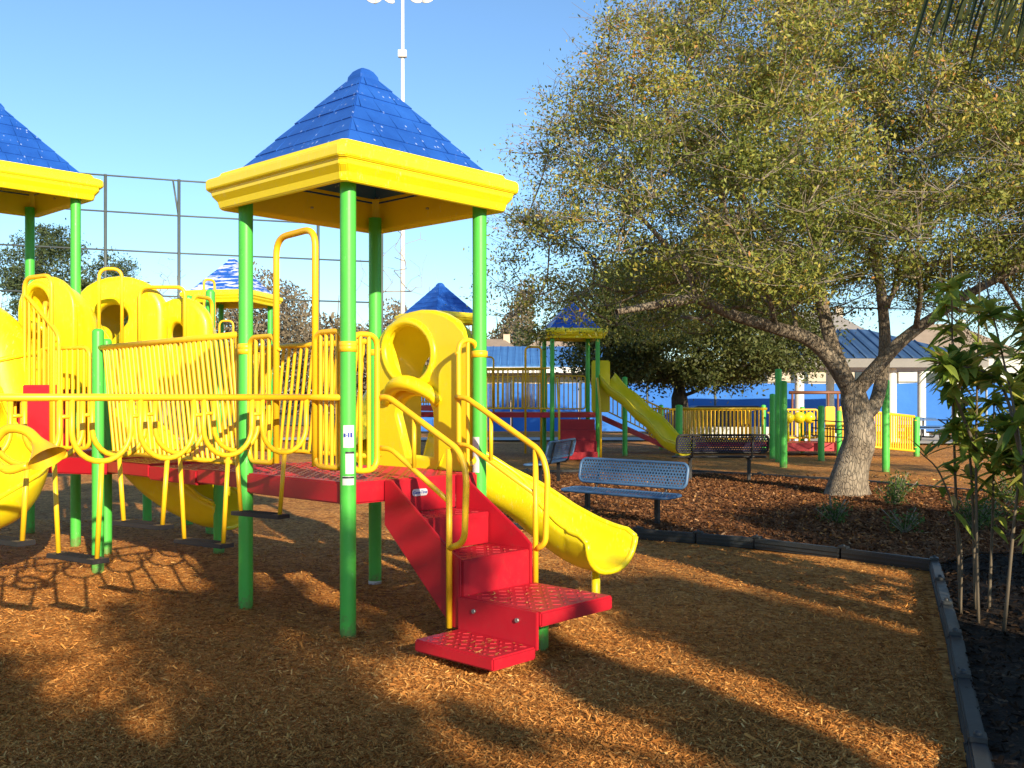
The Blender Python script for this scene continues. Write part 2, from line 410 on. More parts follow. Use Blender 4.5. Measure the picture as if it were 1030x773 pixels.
def blob_leaves(ends, per, rad):
    C = []; 
    for e in ends:
        k = int(per * RNG.uniform(.15, 1.85)); c = np.array(tuple(e))
        r = rad * RNG.uniform(.6, 1.3); g = RNG.normal(size=(k, 3)) * np.array([r, r, r * .6]) * .55
        C.append(c + g)
    return np.concatenate(C)

# =================================================================== GROUND
def h_ground(x, y):
    a = np.clip(1 - np.maximum(np.abs(x) / 25, np.abs(y - 12) / 30), 0, 1)
    dip = -.06 * np.exp(-((x - .85) ** 2 + (y - 7.3) ** 2) / .25) - .045 * np.exp(-((x + .5) ** 2 + (y - 5.1) ** 2) / .3) - .05 * np.exp(-((x + 2.5) ** 2 + (y - 6.3) ** 2) / .9) + .03 * np.exp(-((x + .6) ** 2 + (y - 6.0) ** 2) / .05)
    return dip + a * (.030 * np.sin(x * 1.3 + 1.7 * np.sin(y * .7)) * np.cos(y * 1.1 + x * .4) + .012 * np.sin(x * 3.7 + y * 2.1) * np.sin(y * 3.1 - x * 1.3))
def sheet(name, xs, ys, z, mat, hfun=None, lift=0):
    X, Y = np.meshgrid(xs, ys); Z = (hfun(X, Y) if hfun else np.zeros_like(X)) + lift + z
    nx, ny = len(xs), len(ys); vs = np.stack([X, Y, Z], -1).reshape(-1, 3)
    fs = [(j * nx + i, j * nx + i + 1, (j + 1) * nx + i + 1, (j + 1) * nx + i) for j in range(ny - 1) for i in range(nx - 1)]
    mb = MB(); mb.add(vs.tolist(), fs, True); return struct(mb.build(name, mat))
g = np.linspace(-1, 1, 241); gx = 14 * g + 700 * g ** 7; gy = 12 + 14 * g + 900 * g ** 7
sheet('ground', gx, gy, 0, MULCH, h_ground)
def poly_sheet(name, poly, z, mat, res=.25, hfun=None):
    from mathutils.geometry import delaunay_2d_cdt
    xs = [p[0] for p in poly]; ys = [p[1] for p in poly]
    pts = [V(p) for p in poly]; n = len(poly); inside = []
    def inp(x, y):
        c = False
        for i in range(n):
            x1, y1 = poly[i]; x2, y2 = poly[i - 1]
            if (y1 > y) != (y2 > y) and x < (x2 - x1) * (y - y1) / (y2 - y1) + x1: c = not c
        return c
    for x in np.arange(min(xs), max(xs), res):
        for y in np.arange(min(ys), max(ys), res):
            if inp(x, y): pts.append(V((x + random.uniform(-.03, .03), y + random.uniform(-.03, .03))))
    v, e, f, *_ = delaunay_2d_cdt(pts, [(i, (i + 1) % n) for i in range(n)], [list(range(n))], 1, 1e-4)
    mb = MB(); mb.add([(p.x, p.y, z + (hfun(p.x, p.y) if hfun else 0)) for p in v], [list(k) for k in f], True)
    return struct(mb.build(name, mat))
bed = [(-3.2, 20.3), (-1.2, 13.1), (-.3, 11.9), (1.43, 11.4), (2.61, 10.67), (3.93, 9.3), (6.0, 12.4), (9.4, 14.2), (14, 15.2), (7.4, 16.0), (6.3, 18.4), (3.5, 21), (.5, 20.4)]
bed_poly = [(-.3, 12.0), (1.43, 11.4), (2.61, 10.67), (3.93, 9.3), (4.6, 9.8), (14, 10.3), (14, 15.2), (7.9, 15.8), (6.3, 18.4), (3.5, 21), (.3, 20.6), (-2.2, 20.2), (-1.4, 14.0)]
def bedh(x, y):
    return float(h_ground(np.float64(x), np.float64(y))) + .02 + .05 * max(0, 1 - ((x - 5.3) ** 2 + (y - 15.5) ** 2) / 9)
poly_sheet('planting_bed', bed_poly, .03, BEDM, .3, bedh)
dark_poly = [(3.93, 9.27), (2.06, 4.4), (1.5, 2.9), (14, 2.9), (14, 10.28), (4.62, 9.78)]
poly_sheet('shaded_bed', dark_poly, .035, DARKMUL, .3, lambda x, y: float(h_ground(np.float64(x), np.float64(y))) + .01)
poly_sheet('grass_field', [(-300, 55), (-300, 600), (300, 600), (300, 55)], .05, GRASS, 60)
poly_sheet('walkway', [(-30, 36), (-30, 38.5), (40, 38.5), (40, 34), (10, 33.2), (9, 36)], .055, CONC, 2)

# wood chips lying loose on the play surface
def chips(n, region, name, zoff=0, tint=(2, 2)):
    u = RNG.uniform(0, 1, n); y0, y1 = region; Y = 1 / (1 / y0 - u * (1 / y0 - 1 / y1)); X = RNG.uniform(-.56, .56, n) * Y
    # right hand limit: the edging line
    xr = np.where(Y < 9.3, 3.9 - (9.25 - Y) * .381, 1e9); xr = np.where((Y >= 9.3), 1.43 + (11.4 - Y) * 1.19, xr)
    keep = (X < xr - .08) & (Y < 11.9 + np.maximum(0, -X) * 3)
    X, Y = X[keep], Y[keep]; n = len(X)
    L = RNG.gamma(3.0, .0048, n) + .005; Wd = L * RNG.uniform(.10, .26, n); an = RNG.uniform(0, 2 * PI, n); pit = RNG.normal(0, .28, n); rol = RNG.normal(0, .5, n)
    d = np.stack([np.cos(an) * np.cos(pit), np.sin(an) * np.cos(pit), np.sin(pit)], -1)
    s = unit(np.cross(d, np.array([0, 0, 1.]) + .5 * RNG.normal(size=(n, 3))))
    c = np.stack([X, Y, h_ground(X, Y) + .006 + np.abs(np.sin(pit)) * L * .4 + RNG.uniform(0, .008, n)], -1)
    L = L[:, None] / 2; Wd = Wd[:, None] / 2
    vs = np.stack([c - d * L - s * Wd, c + d * L - s * Wd * .6, c + d * L * .9 + s * Wd, c - d * L * .95 + s * Wd * .8], 1)
    o = face_mesh(name, vs, 4, CHIP, None, np.clip(RNG.beta(*tint, n) + .10 * np.sin(X * 1.1 + 1.5 * np.sin(Y * .9)) * np.cos(Y * 1.6), 0, 1)); o['kind'] = 'stuff'; return o
chips(520000, (3.3, 13), 'wood_chips', 0, (2.0, 2.5))
def litter(n):
    X = RNG.uniform(-.5, 12, n); Y = RNG.uniform(10.2, 20, n); k = (Y > 11.4 - (X - 1.43) * .75 + .3) & (X > -.2) & (X < 9)
    X, Y = X[k], Y[k]; n = len(X); z = np.array([bedh(x, y) for x, y in zip(X, Y)]) + .045
    an = RNG.uniform(0, 2 * PI, n); d = np.stack([np.cos(an), np.sin(an), RNG.normal(0, .3, n)], -1); s = np.stack([-np.sin(an), np.cos(an), RNG.normal(0, .4, n)], -1)
    c = np.stack([X, Y, z], -1); L = RNG.uniform(.02, .045, (n, 1)); 
    o = face_mesh('fallen_leaves', np.stack([c - d * L, c + s * L * .4, c + d * L, c - s * L * .4], 1), 4, CHIP, None, RNG.beta(1.4, 1.6, n)); o['kind'] = 'stuff'
litter(3500)
def bark(n, test, name, zf, mat, tint, size):
    X = RNG.uniform(-2, 13, n); Y = RNG.uniform(3.2, 20, n)
    def inpoly(poly):
        c = np.zeros(n, bool)
        for i in range(len(poly)):
            x1, y1 = poly[i]; x2, y2 = poly[i - 1]
            if y1 == y2: continue
            c ^= ((y1 > Y) != (y2 > Y)) & (X < (x2 - x1) * (Y - y1) / (y2 - y1) + x1)
        return c
    k = inpoly(test) & (X / Y < .56); X, Y = X[k], Y[k]; n = len(X)
    an = RNG.uniform(0, 2 * PI, n); pit = RNG.normal(0, .4, n); d = np.stack([np.cos(an) * np.cos(pit), np.sin(an) * np.cos(pit), np.sin(pit)], -1)
    sd = unit(np.cross(d, np.array([0, 0, 1.]) + .6 * RNG.normal(size=(n, 3)))); c = np.stack([X, Y, zf(X, Y) + RNG.uniform(0, .02, n)], -1)
    L = RNG.uniform(.4, 1.3, (n, 1)) * size; Wd = L * RNG.uniform(.2, .45, (n, 1))
    o = face_mesh(name, np.stack([c - d * L - sd * Wd, c + d * L - sd * Wd * .6, c + d * L * .9 + sd * Wd, c - d * L * .95 + sd * Wd * .8], 1), 4, mat, None, RNG.beta(*tint, n)); o['kind'] = 'stuff'
def bchip(name, stops):
    m, nt, b = newmat(name); at = N(nt, 'ShaderNodeAttribute'); at.attribute_name = 'tint'
    nt.links.new(ramp(nt, at.outputs['Fac'], stops), b.inputs['Base Color']); b.inputs['Roughness'].default_value = .9; b.inputs['Specular IOR Level'].default_value = .1; return m
bark(190000, bed_poly, 'bark_chips', lambda x, y: h_ground(x, y) + .055 + .05 * np.maximum(0, 1 - ((x - 5.3) ** 2 + (y - 15.5) ** 2) / 9), bchip('red_brown_bark_chip', [(0, (.05, .02, .01)), (.5, (.17, .072, .030)), (.85, (.30, .15, .065)), (1, (.5, .32, .18))]), (1.6, 2), .028)
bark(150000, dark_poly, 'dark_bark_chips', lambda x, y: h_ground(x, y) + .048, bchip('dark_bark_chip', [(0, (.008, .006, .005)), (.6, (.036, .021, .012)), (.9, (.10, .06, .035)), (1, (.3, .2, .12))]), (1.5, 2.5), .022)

# edging timbers
def edging(pts, label_set, grp):
    root = None; k = 0
    for a, b in zip(pts[:-1], pts[1:]):
        a, b = V((*a, 0)), V((*b, 0)); d = b - a; L = d.length
        t = thing('edging_timber', label_set(k), 'edging', tuple(a), grp)
        mb = MB(); u = d.normalized(); s = V((-u.y, u.x, 0)); M = Matrix((u, s, V((0, 0, 1)))).transposed()
        mb.box(a + u * L / 2 + V((0, 0, .035)), (L - .02, .075, .115), M)
        for zz in (.015, .055): mb.box(a + u * L / 2 + V((0, 0, zz)), (L - .03, .10, .022), M)
        mb.build('timber_body', EDGE, t, .008)
        cp = MB(); cp.box(a + u * .02 + V((0, 0, .104)), (.10, .075, .022), M)
        cp.lathe([(.0, .134), (.014, .132), (.018, .12), (.018, .104)], (a.x + u.x * .02, a.y + u.y * .02, 0), 10)
        cp.build('joint_cap', EDGE, t, .003); k += 1
EDGE = paint('black_recycled_edging', (.028, .032, .036), .45, .15, .25, (.16, .12, .08))
def subdiv(a, b, n): return [(a[0] + (b[0] - a[0]) * i / n, a[1] + (b[1] - a[1]) * i / n) for i in range(n)]
edging([(3.93, 9.25)] + [(3.55, 8.25), (3.19, 7.3), (2.83, 6.35), (2.45, 5.4), (2.06, 4.4), (1.68, 3.45), (1.3, 2.6)],
       lambda k: 'black edging timber along the dark bed, ' + ['first one down from the far corner', 'second one down from the far corner', 'third one down from the far corner', 'fourth one down, midway to the viewer', 'fifth one down, near the bottom of the picture', 'last one running out of the picture', 'one just beyond the bottom of the picture'][k], 'edging timbers of the mulch')
edging([(-1.35, 12.6), (-.3, 12.0), (.57, 11.7), (1.43, 11.4), (2.05, 11.05), (2.61, 10.67), (3.3, 9.95), (3.93, 9.25)],
       lambda k: 'black edging timber ' + ['hidden behind the yellow slide leftmost', 'behind the slide under its rim', 'left of the front bench leg', 'at the front bench leg', 'right of the front bench', 'in the shade midway to the corner', 'running up to the corner'][k], 'edging timbers of the mulch')
edging([(-2.2, 20.2), (-.9, 20.4), (.3, 20.6), (1.9, 20.8), (3.5, 21), (4.9, 19.7), (6.3, 18.4), (7.9, 15.8), (11, 15.5)],
       lambda k: 'far edging timber of the tree bed ' + ['at its left end', 'second from the left', 'behind the turned bench', 'left of the dark bench', 'behind the dark bench', 'right of the dark bench', 'left of the trunk', 'right of the trunk', 'at the far right'][k], 'edging timbers of the mulch')

# =================================================================== MAIN PLAY STRUCTURE
TH = R(47); m_ = V((math.cos(TH), math.sin(TH), 0)); n_ = V((math.sin(TH), -math.cos(TH), 0)); UP = V((0, 0, 1))
B0 = V((-1.10, 6.67, 0)); SD = 1.25
def W(s, t, z=0): return B0 + m_ * s + n_ * t + UP * z
pA, pB, pC, pD = W(0, -SD), W(0, 0), W(SD, 0), W(SD, -SD)
ps = thing('play_structure', 'large red, yellow and green play structure in the foreground with blue hipped canopies', 'play structure', tuple(W(.6, -.6)))
DZ = 1.03; H = 3.04

def post(p, z1, parent, r=.054, mat=None, cap=True, z0=-.2):
    mb = MB(); prof = [(r, z0), (r, z1 - .02)]
    if cap: prof += [(r * .97, z1 - .008), (r * .8, z1 + .008), (r * .4, z1 + .018), (0, z1 + .02)]
    mb.lathe(prof, (p[0], p[1], 0), 24); return mb.build('post', mat or GRN, parent)
def sweep_square(mb, c, rot, prof, ch=.03, mi=0):
    """profile (half diagonal, z) swept round a square with slightly cut corners"""
    n = len(prof); vs = []; K = 8
    for r, z in prof:
        for k in range(4):
            a = rot + k * PI / 2; cn = V((math.cos(a), math.sin(a), 0)) * r
            e1 = V((math.cos(a - PI * .75), math.sin(a - PI * .75), 0)); e2 = V((math.cos(a + PI * .75), math.sin(a + PI * .75), 0))
            vs += [c + cn + e1 * ch + UP * z, c + cn + e2 * ch + UP * z]
    fs = [(i * K + k, i * K + (k + 1) % K, (i + 1) * K + (k + 1) % K, (i + 1) * K + k) for i in range(n - 1) for k in range(K)]
    mb.add(vs, fs, False, mi)
def canopy(c, rot, Hh, parent, worn=False, N_=6):
    c = V((c[0], c[1], 0)); mb = MB(); rb, zb, rt, zt = .955, Hh + .25, .07, Hh + 1.0
    for k in range(4):
        a0, a1 = rot + k * PI / 2, rot + (k + 1) * PI / 2; am = (a0 + a1) / 2
        out = V((math.cos(am), math.sin(am), 0)); side = V((-out.y, out.x, 0))
        for i in range(N_):
            f0, f1 = i / N_, (i + 1) / N_; r0 = (rb + (rt - rb) * f0) * .7071; r1 = (rb + (rt - rb) * f1) * .7071
            z0 = zb + (zt - zb) * f0; z1 = zb + (zt - zb) * f1
            nrm = (out * (zt - zb) + UP * (rb - rt) * .7071).normalized(); lift = .011
            w = .19 + .04 * random.random(); off = (i % 2) * w / 2 + .05; x = -r0 - off; 
            while x < r0:
                xa, xb = max(x, -r0), min(x + w, r0); x += w
                if xb - xa < .015: continue
                ta, tb = max(-r1, min(r1, xa)), max(-r1, min(r1, xb)); l = lift * random.uniform(.75, 1.15); g = .006
                q0 = c + out * r0 + side * (xa + (g if xa > -r0 else 0)) + UP * z0; q1 = c + out * r0 + side * (xb - (g if xb < r0 else 0)) + UP * z0
                q2 = c + out * r1 + side * tb + UP * z1; q3 = c + out * r1 + side * ta + UP * z1
                vs = [q0, q1, q2, q3, q0 + nrm * l, q1 + nrm * l, q2 + nrm * .004, q3 + nrm * .004]
                fs = [(4, 5, 6, 7), (0, 1, 5, 4), (1, 2, 6, 5), (3, 0, 4, 7)]
                mb.add(vs, fs)
        q = [c + V((math.cos(a0), math.sin(a0), 0)) * rb + UP * zb, c + V((math.cos(a1), math.sin(a1), 0)) * rb + UP * zb, c + UP * (zt + .05)]
        mb.add(q, [(0, 1, 2)])
    for f in range(1, 8):        # hip ridge pads
        pass
    sweep_square(mb, c, rot, [(rb * 1.0, zb - .04), (rb * 1.0, zb + .02)], .01)
    sweep_square(mb, c, rot, [(.13, zt - .05), (.12, zt - .01), (.085, zt + .03), (.05, zt + .05), (0.012, zt + .052)], .01)
    rf = mb.build('roof', ROOFW if worn else ROOF, parent)
    fb = MB()
    sweep_square(fb, c, rot, [(1.0, Hh - .0), (1.07, Hh - .03), (1.10, Hh - .02), (1.115, Hh + .03), (1.16, Hh + .075), (1.165, Hh + .105), (1.195, Hh + .115), (1.205, Hh + .13),
                              (1.205, Hh + .185), (1.19, Hh + .20), (1.10, Hh + .225), (1.09, Hh + .25), (.95, Hh + .262)], .035)
    sweep_square(fb, c, rot, [(.95, Hh + .25), (.98, Hh + .1), (1.0, Hh)], .035)
    fa = fb.build('fascia', YEL, rf, .006)
    bt = MB()
    for k in range(4):
        a = rot + k * PI / 2 + PI / 4; o = V((math.cos(a), math.sin(a), 0))
        bt.lathe([(0, 0), (.012, .0), (.014, .012), (0, .018)], tuple(c + o * .655 + UP * (Hh + .08)), 8)
    bt.build('bolt_heads', STEEL, rf)
    return rf
canopy(W(SD / 2, -SD / 2), TH - PI / 4, H, ps)
for p in (pA, pB, pC, pD): post(p, H + .1, ps, cap=False)

def bars_pattern(mb, P, u, v, lu, lv, z, sp=.075, L=.052, w=.012, h=.005):
    nu, nv = int(lu / sp), int(lv / sp)
    for i in range(nu):
        for j in range(nv):
            c = P + u * ((i + .5) * lu / nu) + v * ((j + .5) * lv / nv); an = PI / 4 if (i + j) % 2 else -PI / 4
            d = u * math.cos(an) + v * math.sin(an); s = u * -math.sin(an) + v * math.cos(an)
            M = Matrix((d, s, UP)).transposed(); mb.box(c + UP * (z + h / 2 - .001), (L, w, h), M)
def deck(poly, z, parent, th=.15, pat=None, mat=None):
    mb = MB(); mb.prism([(p.x, p.y) for p in poly], z - th, z); d = mb.build('deck', mat or REDP, parent, .012)
    pb = MB()
    for a in (pat or []): bars_pattern(pb, *a, z=z)
    if pat: pb.build('tread_pattern', REDP, d)
    return d
deck([W(-.02, -SD - .02), W(-.02, .02), W(SD + .02, .02), W(SD + .02, -SD - .02)], DZ, ps, pat=[(W(.03, -SD + .03), m_, n_, SD - .06, SD - .06)])

def clampring(mb, p, z, d=None):
    mb.lathe([(.0545, -.025), (.062, -.023), (.063, 0), (.062, .023), (.0545, .025)], (p[0], p[1], z), 16)
def railing(p0, p1, z0, z1, n, parent, lean=0, loop=True, r=.020, rb=.015, z0b=None, z1b=None, gap=.07, name='railing', indiv=True, mat=None):
    """rounded tube frame between two posts with balusters; z0b/z1b give other heights at the far end"""
    a, b = V((p0[0], p0[1], 0)), V((p1[0], p1[1], 0)); u = (b - a).normalized(); a = a + u * gap; b = b - u * gap
    z0b = z0 if z0b is None else z0b; z1b = z1 if z1b is None else z1b
    mb = MB(); m = mat or YTUBE
    if loop: mb.tube(fillet([a + UP * z0, b + UP * z0b, b + UP * z1b, a + UP * z1], .09, 6, True), r, 10, closed=True)
    else: mb.tube([a + UP * z0, b + UP * z0b], r, 10); mb.tube([a + UP * z1, b + UP * z1b], r * 1.25, 10)
    L = (b - a).length
    for e, q, zz in ((a, p0, (z0 + .1, z1 - .1)), (b, p1, (z0b + .1, z1b - .1))):
        for z in zz: mb.tube([V((q[0], q[1], z)), e + UP * z], .012, 6)
    if indiv:
        for q in (p0, p1):
            if any(abs(q[0] - k[0]) + abs(q[1] - k[1]) < .01 for k in (pA, pB, pC, pD)):
                for z in (z1 - .1,): clampring(mb, q, z)
    f = mb.build(name, m, parent); bb = MB()
    for i in range(n):
        s = (i + 1) / (n + 1); lz0 = z0 + (z0b - z0) * s; lz1 = z1 + (z1b - z1) * s
        q = a + u * L * s; ln = lean if not callable(lean) else lean(s)
        q2 = q + u * ln
        if not (0 <= (q2 - a).dot(u) <= L): q2 = a + u * min(max((q2 - a).dot(u), .02), L - .02)
        tgt = bb if not indiv else MB()
        tgt.tube([q2 * 1 + UP * lz0, q + UP * lz1], rb, 8, cap=False)
        if indiv: tgt.build('baluster', m, f)
    if not indiv: bb.build('balusters', m, f)
    return f
# AB side: gate arch between two short railings
def ABp(px_tau, z=0): return pB + (pA - pB) * (px_tau / SD) + UP * z
g1, g2 = ABp(.845), ABp(.37)
railing(pA, ABp(.80), 1.12, 2.05, 3, ps, gap=.05); railing(ABp(.42), pB, 1.12, 2.05, 4, ps, gap=.05)
mb = MB(); mb.tube(fillet([g1 + UP * 1.12, g1 + UP * 2.76, g2 + UP * 2.78, g2 + UP * 1.12], .13, 7), .024, 12); mb.build('gate_arch', YTUBE, ps)
# BC side loops beside the stair
railing(pB, W(.28, 0), 1.10, 2.03, 2, ps, gap=.03); railing(W(1.0, 0), pC, 1.10, 2.03, 1, ps, gap=.03)

# stair
S0, S1 = .30, .98
st = MB()
prof = [(0.02, DZ - .005), (.0, DZ - .005), (.0, .80), (.70, .06), (.77, .06), (.77, .55), (.39, .55), (.39, .78), (.02, .78)]
def TZ(t, z, s): return W(s, t, z)
for (t0, t1, z, dz) in ((.0, .385, .785, .045), (.37, .77, .555, .045)):
    st.extrude([TZ(t0, z, S0 + .02), TZ(t1, z, S0 + .02), TZ(t1, z - dz, S0 + .02), TZ(t0, z - dz, S0 + .02)], m_ * (S1 - S0 - .04))
for (t, z0, z1) in ((.03, .79, DZ - .004), (.37, .56, .783), (.762, .24, .553)):
    st.extrude([TZ(t - .012, z0, S0 + .02), TZ(t + .012, z0, S0 + .02), TZ(t + .012, z1, S0 + .02), TZ(t - .012, z1, S0 + .02)], m_ * (S1 - S0 - .04))
stair = st.build('stair', REDP, ps, .006)
for s, hi in ((S0 - .012, 0.0), (S1 - .012, .05)):
    mb = MB()
    mb.extrude([TZ(.03, DZ + .0, s), TZ(.03, .72, s), TZ(.70, .12, s), TZ(.775, .12, s), TZ(.775, .57 + hi * .4, s), TZ(.70, .60 + hi, s), TZ(.10, DZ + .0, s)], m_ * .024)
    mb.build('stringer', REDP, stair, .005)
pb = MB(); bars_pattern(pb, W(S0 + .05, .05), m_, n_, .56, .32, .785); bars_pattern(pb, W(S0 + .05, .42), m_, n_, .56, .32, .555)
pb.build('tread_pattern', REDP, stair)
# landing and bottom step
lb = MB(); lb.prism([tuple(W(s, t))[:2] for s, t in ((S0, .775), (S1 + .02, .775), (S1 + .02, 1.46), (S0, 1.46))], .235, .325)
land = lb.build('landing', REDP, stair, .01)
pb = MB(); bars_pattern(pb, W(S0 + .04, .81), m_, n_, .62, .61, .325); pb.build('tread_pattern', REDP, land)
fb = MB(); fb.extrude([W(S0 - .006, .78, .10), W(S0 - .006, 1.45, .10), W(S0 - .006, 1.45, .327), W(S0 - .006, .78, .327)], m_ * -.024)
fr = fb.build('riser_panel', REDP, stair, .004)
bt = MB()
for t in (.93, 1.30): bt.tube([W(S0 - .03, t, .26), W(S0 - .044, t, .26)], .014, 10)
bt.build('bolt_heads', STEEL, fr)
bs = MB(); bs.prism([tuple(W(s, t))[:2] for s, t in ((S0 - .031, .78), (S0 - .40, .78), (S0 - .40, 1.45), (S0 - .031, 1.45))], .05, .125)
bst = bs.build('bottom_step', REDP, stair, .01)
pb = MB(); bars_pattern(pb, W(S0 - .38, .82), m_, n_, .33, .6, .125, .06, .04); pb.build('tread_pattern', REDP, bst)
mb = MB(); mb.lathe([(.05, -.05), (.05, .234)], tuple(W(.66, 1.14)), 20); mb.build('landing_post', GRN, stair)
# handrails
def handrail(s, t_end, z_end, zdrop, t_post, zpost0, label=None):
    mb = MB()
    mb.tube(fillet([W(s, 0, 1.60), W(s, .10, 1.60), W(s, t_end - .04, z_end + .10), W(s, t_end + .02, z_end - .05), W(s, t_end, zdrop), W(s, t_post, zdrop - .05)], .10, 8), .021, 12)
    mb.tube(fillet([W(s, 0, 1.25), W(s, .12, 1.25), W(s, t_post, .93)], .06, 5), .017, 10)
    mb.tube([W(s, t_post, zpost0), W(s, t_post, z_end + .11)], .02, 12)
    mb.tube([W(s, .36, 1.13), W(s, .36, 1.47)], .015, 10)
    return mb.build('handrail', YTUBE, ps)
handrail(S0 - .03, .84, 1.16, .68, .70, .12)
handrail(S1 + .025, .88, 1.13, .60, .79, .30)
# maker's plate on the first riser
mb = MB(); o = W(S0 + .30, .048, .925)
def rrect(w, h, r, seg=5):
    out = []
    for cx, cy, a in ((w / 2 - r, h / 2 - r, 0), (-w / 2 + r, h / 2 - r, 90), (-w / 2 + r, -h / 2 + r, 180), (w / 2 - r, -h / 2 + r, 270)):
        for k in range(seg + 1): t = R(a + 90 * k / seg); out.append((cx + r * math.cos(t), cy + r * math.sin(t)))
    return out
plate(mb, [rrect(.145, .05, .022)], o, m_, UP, n_, .002, 0, False); npl = mb.build('name_plate', STICK, stair)
mb = MB(); text(mb, 'GameTime', o + n_ * .0035, m_, UP, n_, .03, .0006, shear=.2); mb.build('lettering', STICKB, npl)
# stickers on the near post
def post_sticker(c, z, h, w0, w1, parent, name, mat, r=.0555, face=-PI / 2):
    mb = MB(); k = 8; vs = []; 
    for i in range(k + 1):
        a = face + w0 + (w1 - w0) * i / k
        for zz in (z, z + h): vs.append((c[0] + r * math.cos(a), c[1] + r * math.sin(a), zz))
    mb.add(vs, [(2 * i, 2 * i + 2, 2 * i + 3, 2 * i + 1) for i in range(k)], True); return mb.build(name, mat, parent)
s1 = post_sticker(pB, 1.265, .15, -.45, .95, ps, 'sticker', STICK)
mk = MB()
for (a0, a1, z0, z1) in ((-.38, -.12, 1.335, 1.36), (-.04, .06, 1.343, 1.352), (.12, .34, 1.333, 1.365), (.42, .70, 1.333, 1.365)):
    vs = []
    for i in range(5):
        a = -PI / 2 + a0 + (a1 - a0) * i / 4
        for zz in (z0, z1): vs.append((pB.x + .0562 * math.cos(a), pB.y + .0562 * math.sin(a), zz))
    mk.add(vs, [(2 * i, 2 * i + 2, 2 * i + 3, 2 * i + 1) for i in range(4)])
mk.build('blue_marks', STICKB, s1)
s2 = post_sticker(pB, 1.09, .14, -.15, .95, ps, 'sticker', STICK); post_sticker(pB, 1.225, .014, -.15, .95, s2, 'dark_band', STICKK, .0562)
s3 = post_sticker(pB, 1.015, .06, -.55, .95, ps, 'sticker', STICK); post_sticker(pB, 1.06, .012, -.55, .95, s3, 'dark_band', STICKK, .0562)
post_sticker(pC, 1.03, .27, -1.25, .0, ps, 'sticker', STICK)
post_sticker(pD, -.02, .07, -1.2, 1.2, ps, 'depth_tag', STICK, .058)

# hood at the CD side: molded panel with arched opening, crossbar and short tunnel
def hood(origin, ex, ez, parent, w=1.15, hgt=1.25, depth=.5, name='slide_hood', tear=False):
    """origin: lower left corner seen from the deck, ex along the panel, ez outward (away from the deck)"""
    ex, ez = V(ex).normalized(), V(ez).normalized(); mb = MB()
    out = [(0, 0), (w, 0), (w, hgt * .72)]
    for k in range(1, 12):
        a = k / 12 * PI; out.append((w / 2 + w / 2 * math.cos(a) ** 1 * (1 if True else 0), hgt * .72 + hgt * .28 * math.sin(a)))
    out.append((0, hgt * .72))
    cxh = w * .37; 
    up = [(cxh + w * .275 * math.cos(a) * (1 + .06 * math.sin(a)), hgt * .745 + hgt * .205 * math.sin(a) - .03 * math.cos(a)) for a in [2 * PI * k / 28 for k in range(28)]]
    lo = [(w * .34, .07), (w * .66, .07), (w * .66, hgt * .34)] + [(w * .44 + w * .22 * math.cos(a), hgt * .34 + hgt * .15 * math.sin(a)) for a in [PI * k / 12 for k in range(1, 13)]]
    if tear:
        up = [(w * .42 + w * .27 * math.cos(a), hgt * .66 + hgt * (.19 if math.sin(a) > 0 else .30) * math.sin(a)) for a in [2 * PI * k / 28 for k in range(28)]]
        up = [(x - (0 if y > hgt * .6 else (x - w * .36) * .6 * (hgt * .6 - y) / (hgt * .24)), y) for x, y in up]
    plate(mb, [out, up[::-1]] + ([] if tear else [lo[::-1]]), origin, ex, UP, ez, .02 if tear else .012, .07 if tear else .03)
    # rolled rim round the upper opening and the bowed crossbar
    o = V(origin)
    mb.tube([o + ex * x + UP * y - ez * .03 for x, y in up], .035, 10, closed=True)
    if not tear: mb.tube([o + ex * (w * (.12 + .58 * k / 14)) + UP * (hgt * (.42 + .13 * math.sin(PI * k / 14) ** .7)) - ez * (.03 + .10 * math.sin(PI * k / 14)) for k in range(15)], [.045 + .02 * math.sin(PI * k / 14) for k in range(15)], 12)
    # tunnel shell
    P = [(0, .0)] + [(w / 2 - (w / 2 - .01) * math.cos(PI * k / 16) if True else 0, hgt * .70 + hgt * .29 * math.sin(PI * k / 16)) for k in range(17)] + [(w, .0)]
    n = len(P); vs = []; D = 6
    for j in range(D + 1):
        f = j / D; sc = 1 - .28 * f * f; 
        for x, y in P: vs.append(o + ex * (w / 2 + (x - w / 2) * sc) + UP * (y * (1 - .18 * f * f)) + ez * (depth * f + .01))
    mb.add(vs, [(j * n + i, j * n + i + 1, (j + 1) * n + i + 1, (j + 1) * n + i) for j in range(D) for i in range(n - 1)], True)
    return mb.build(name, YEL, parent)
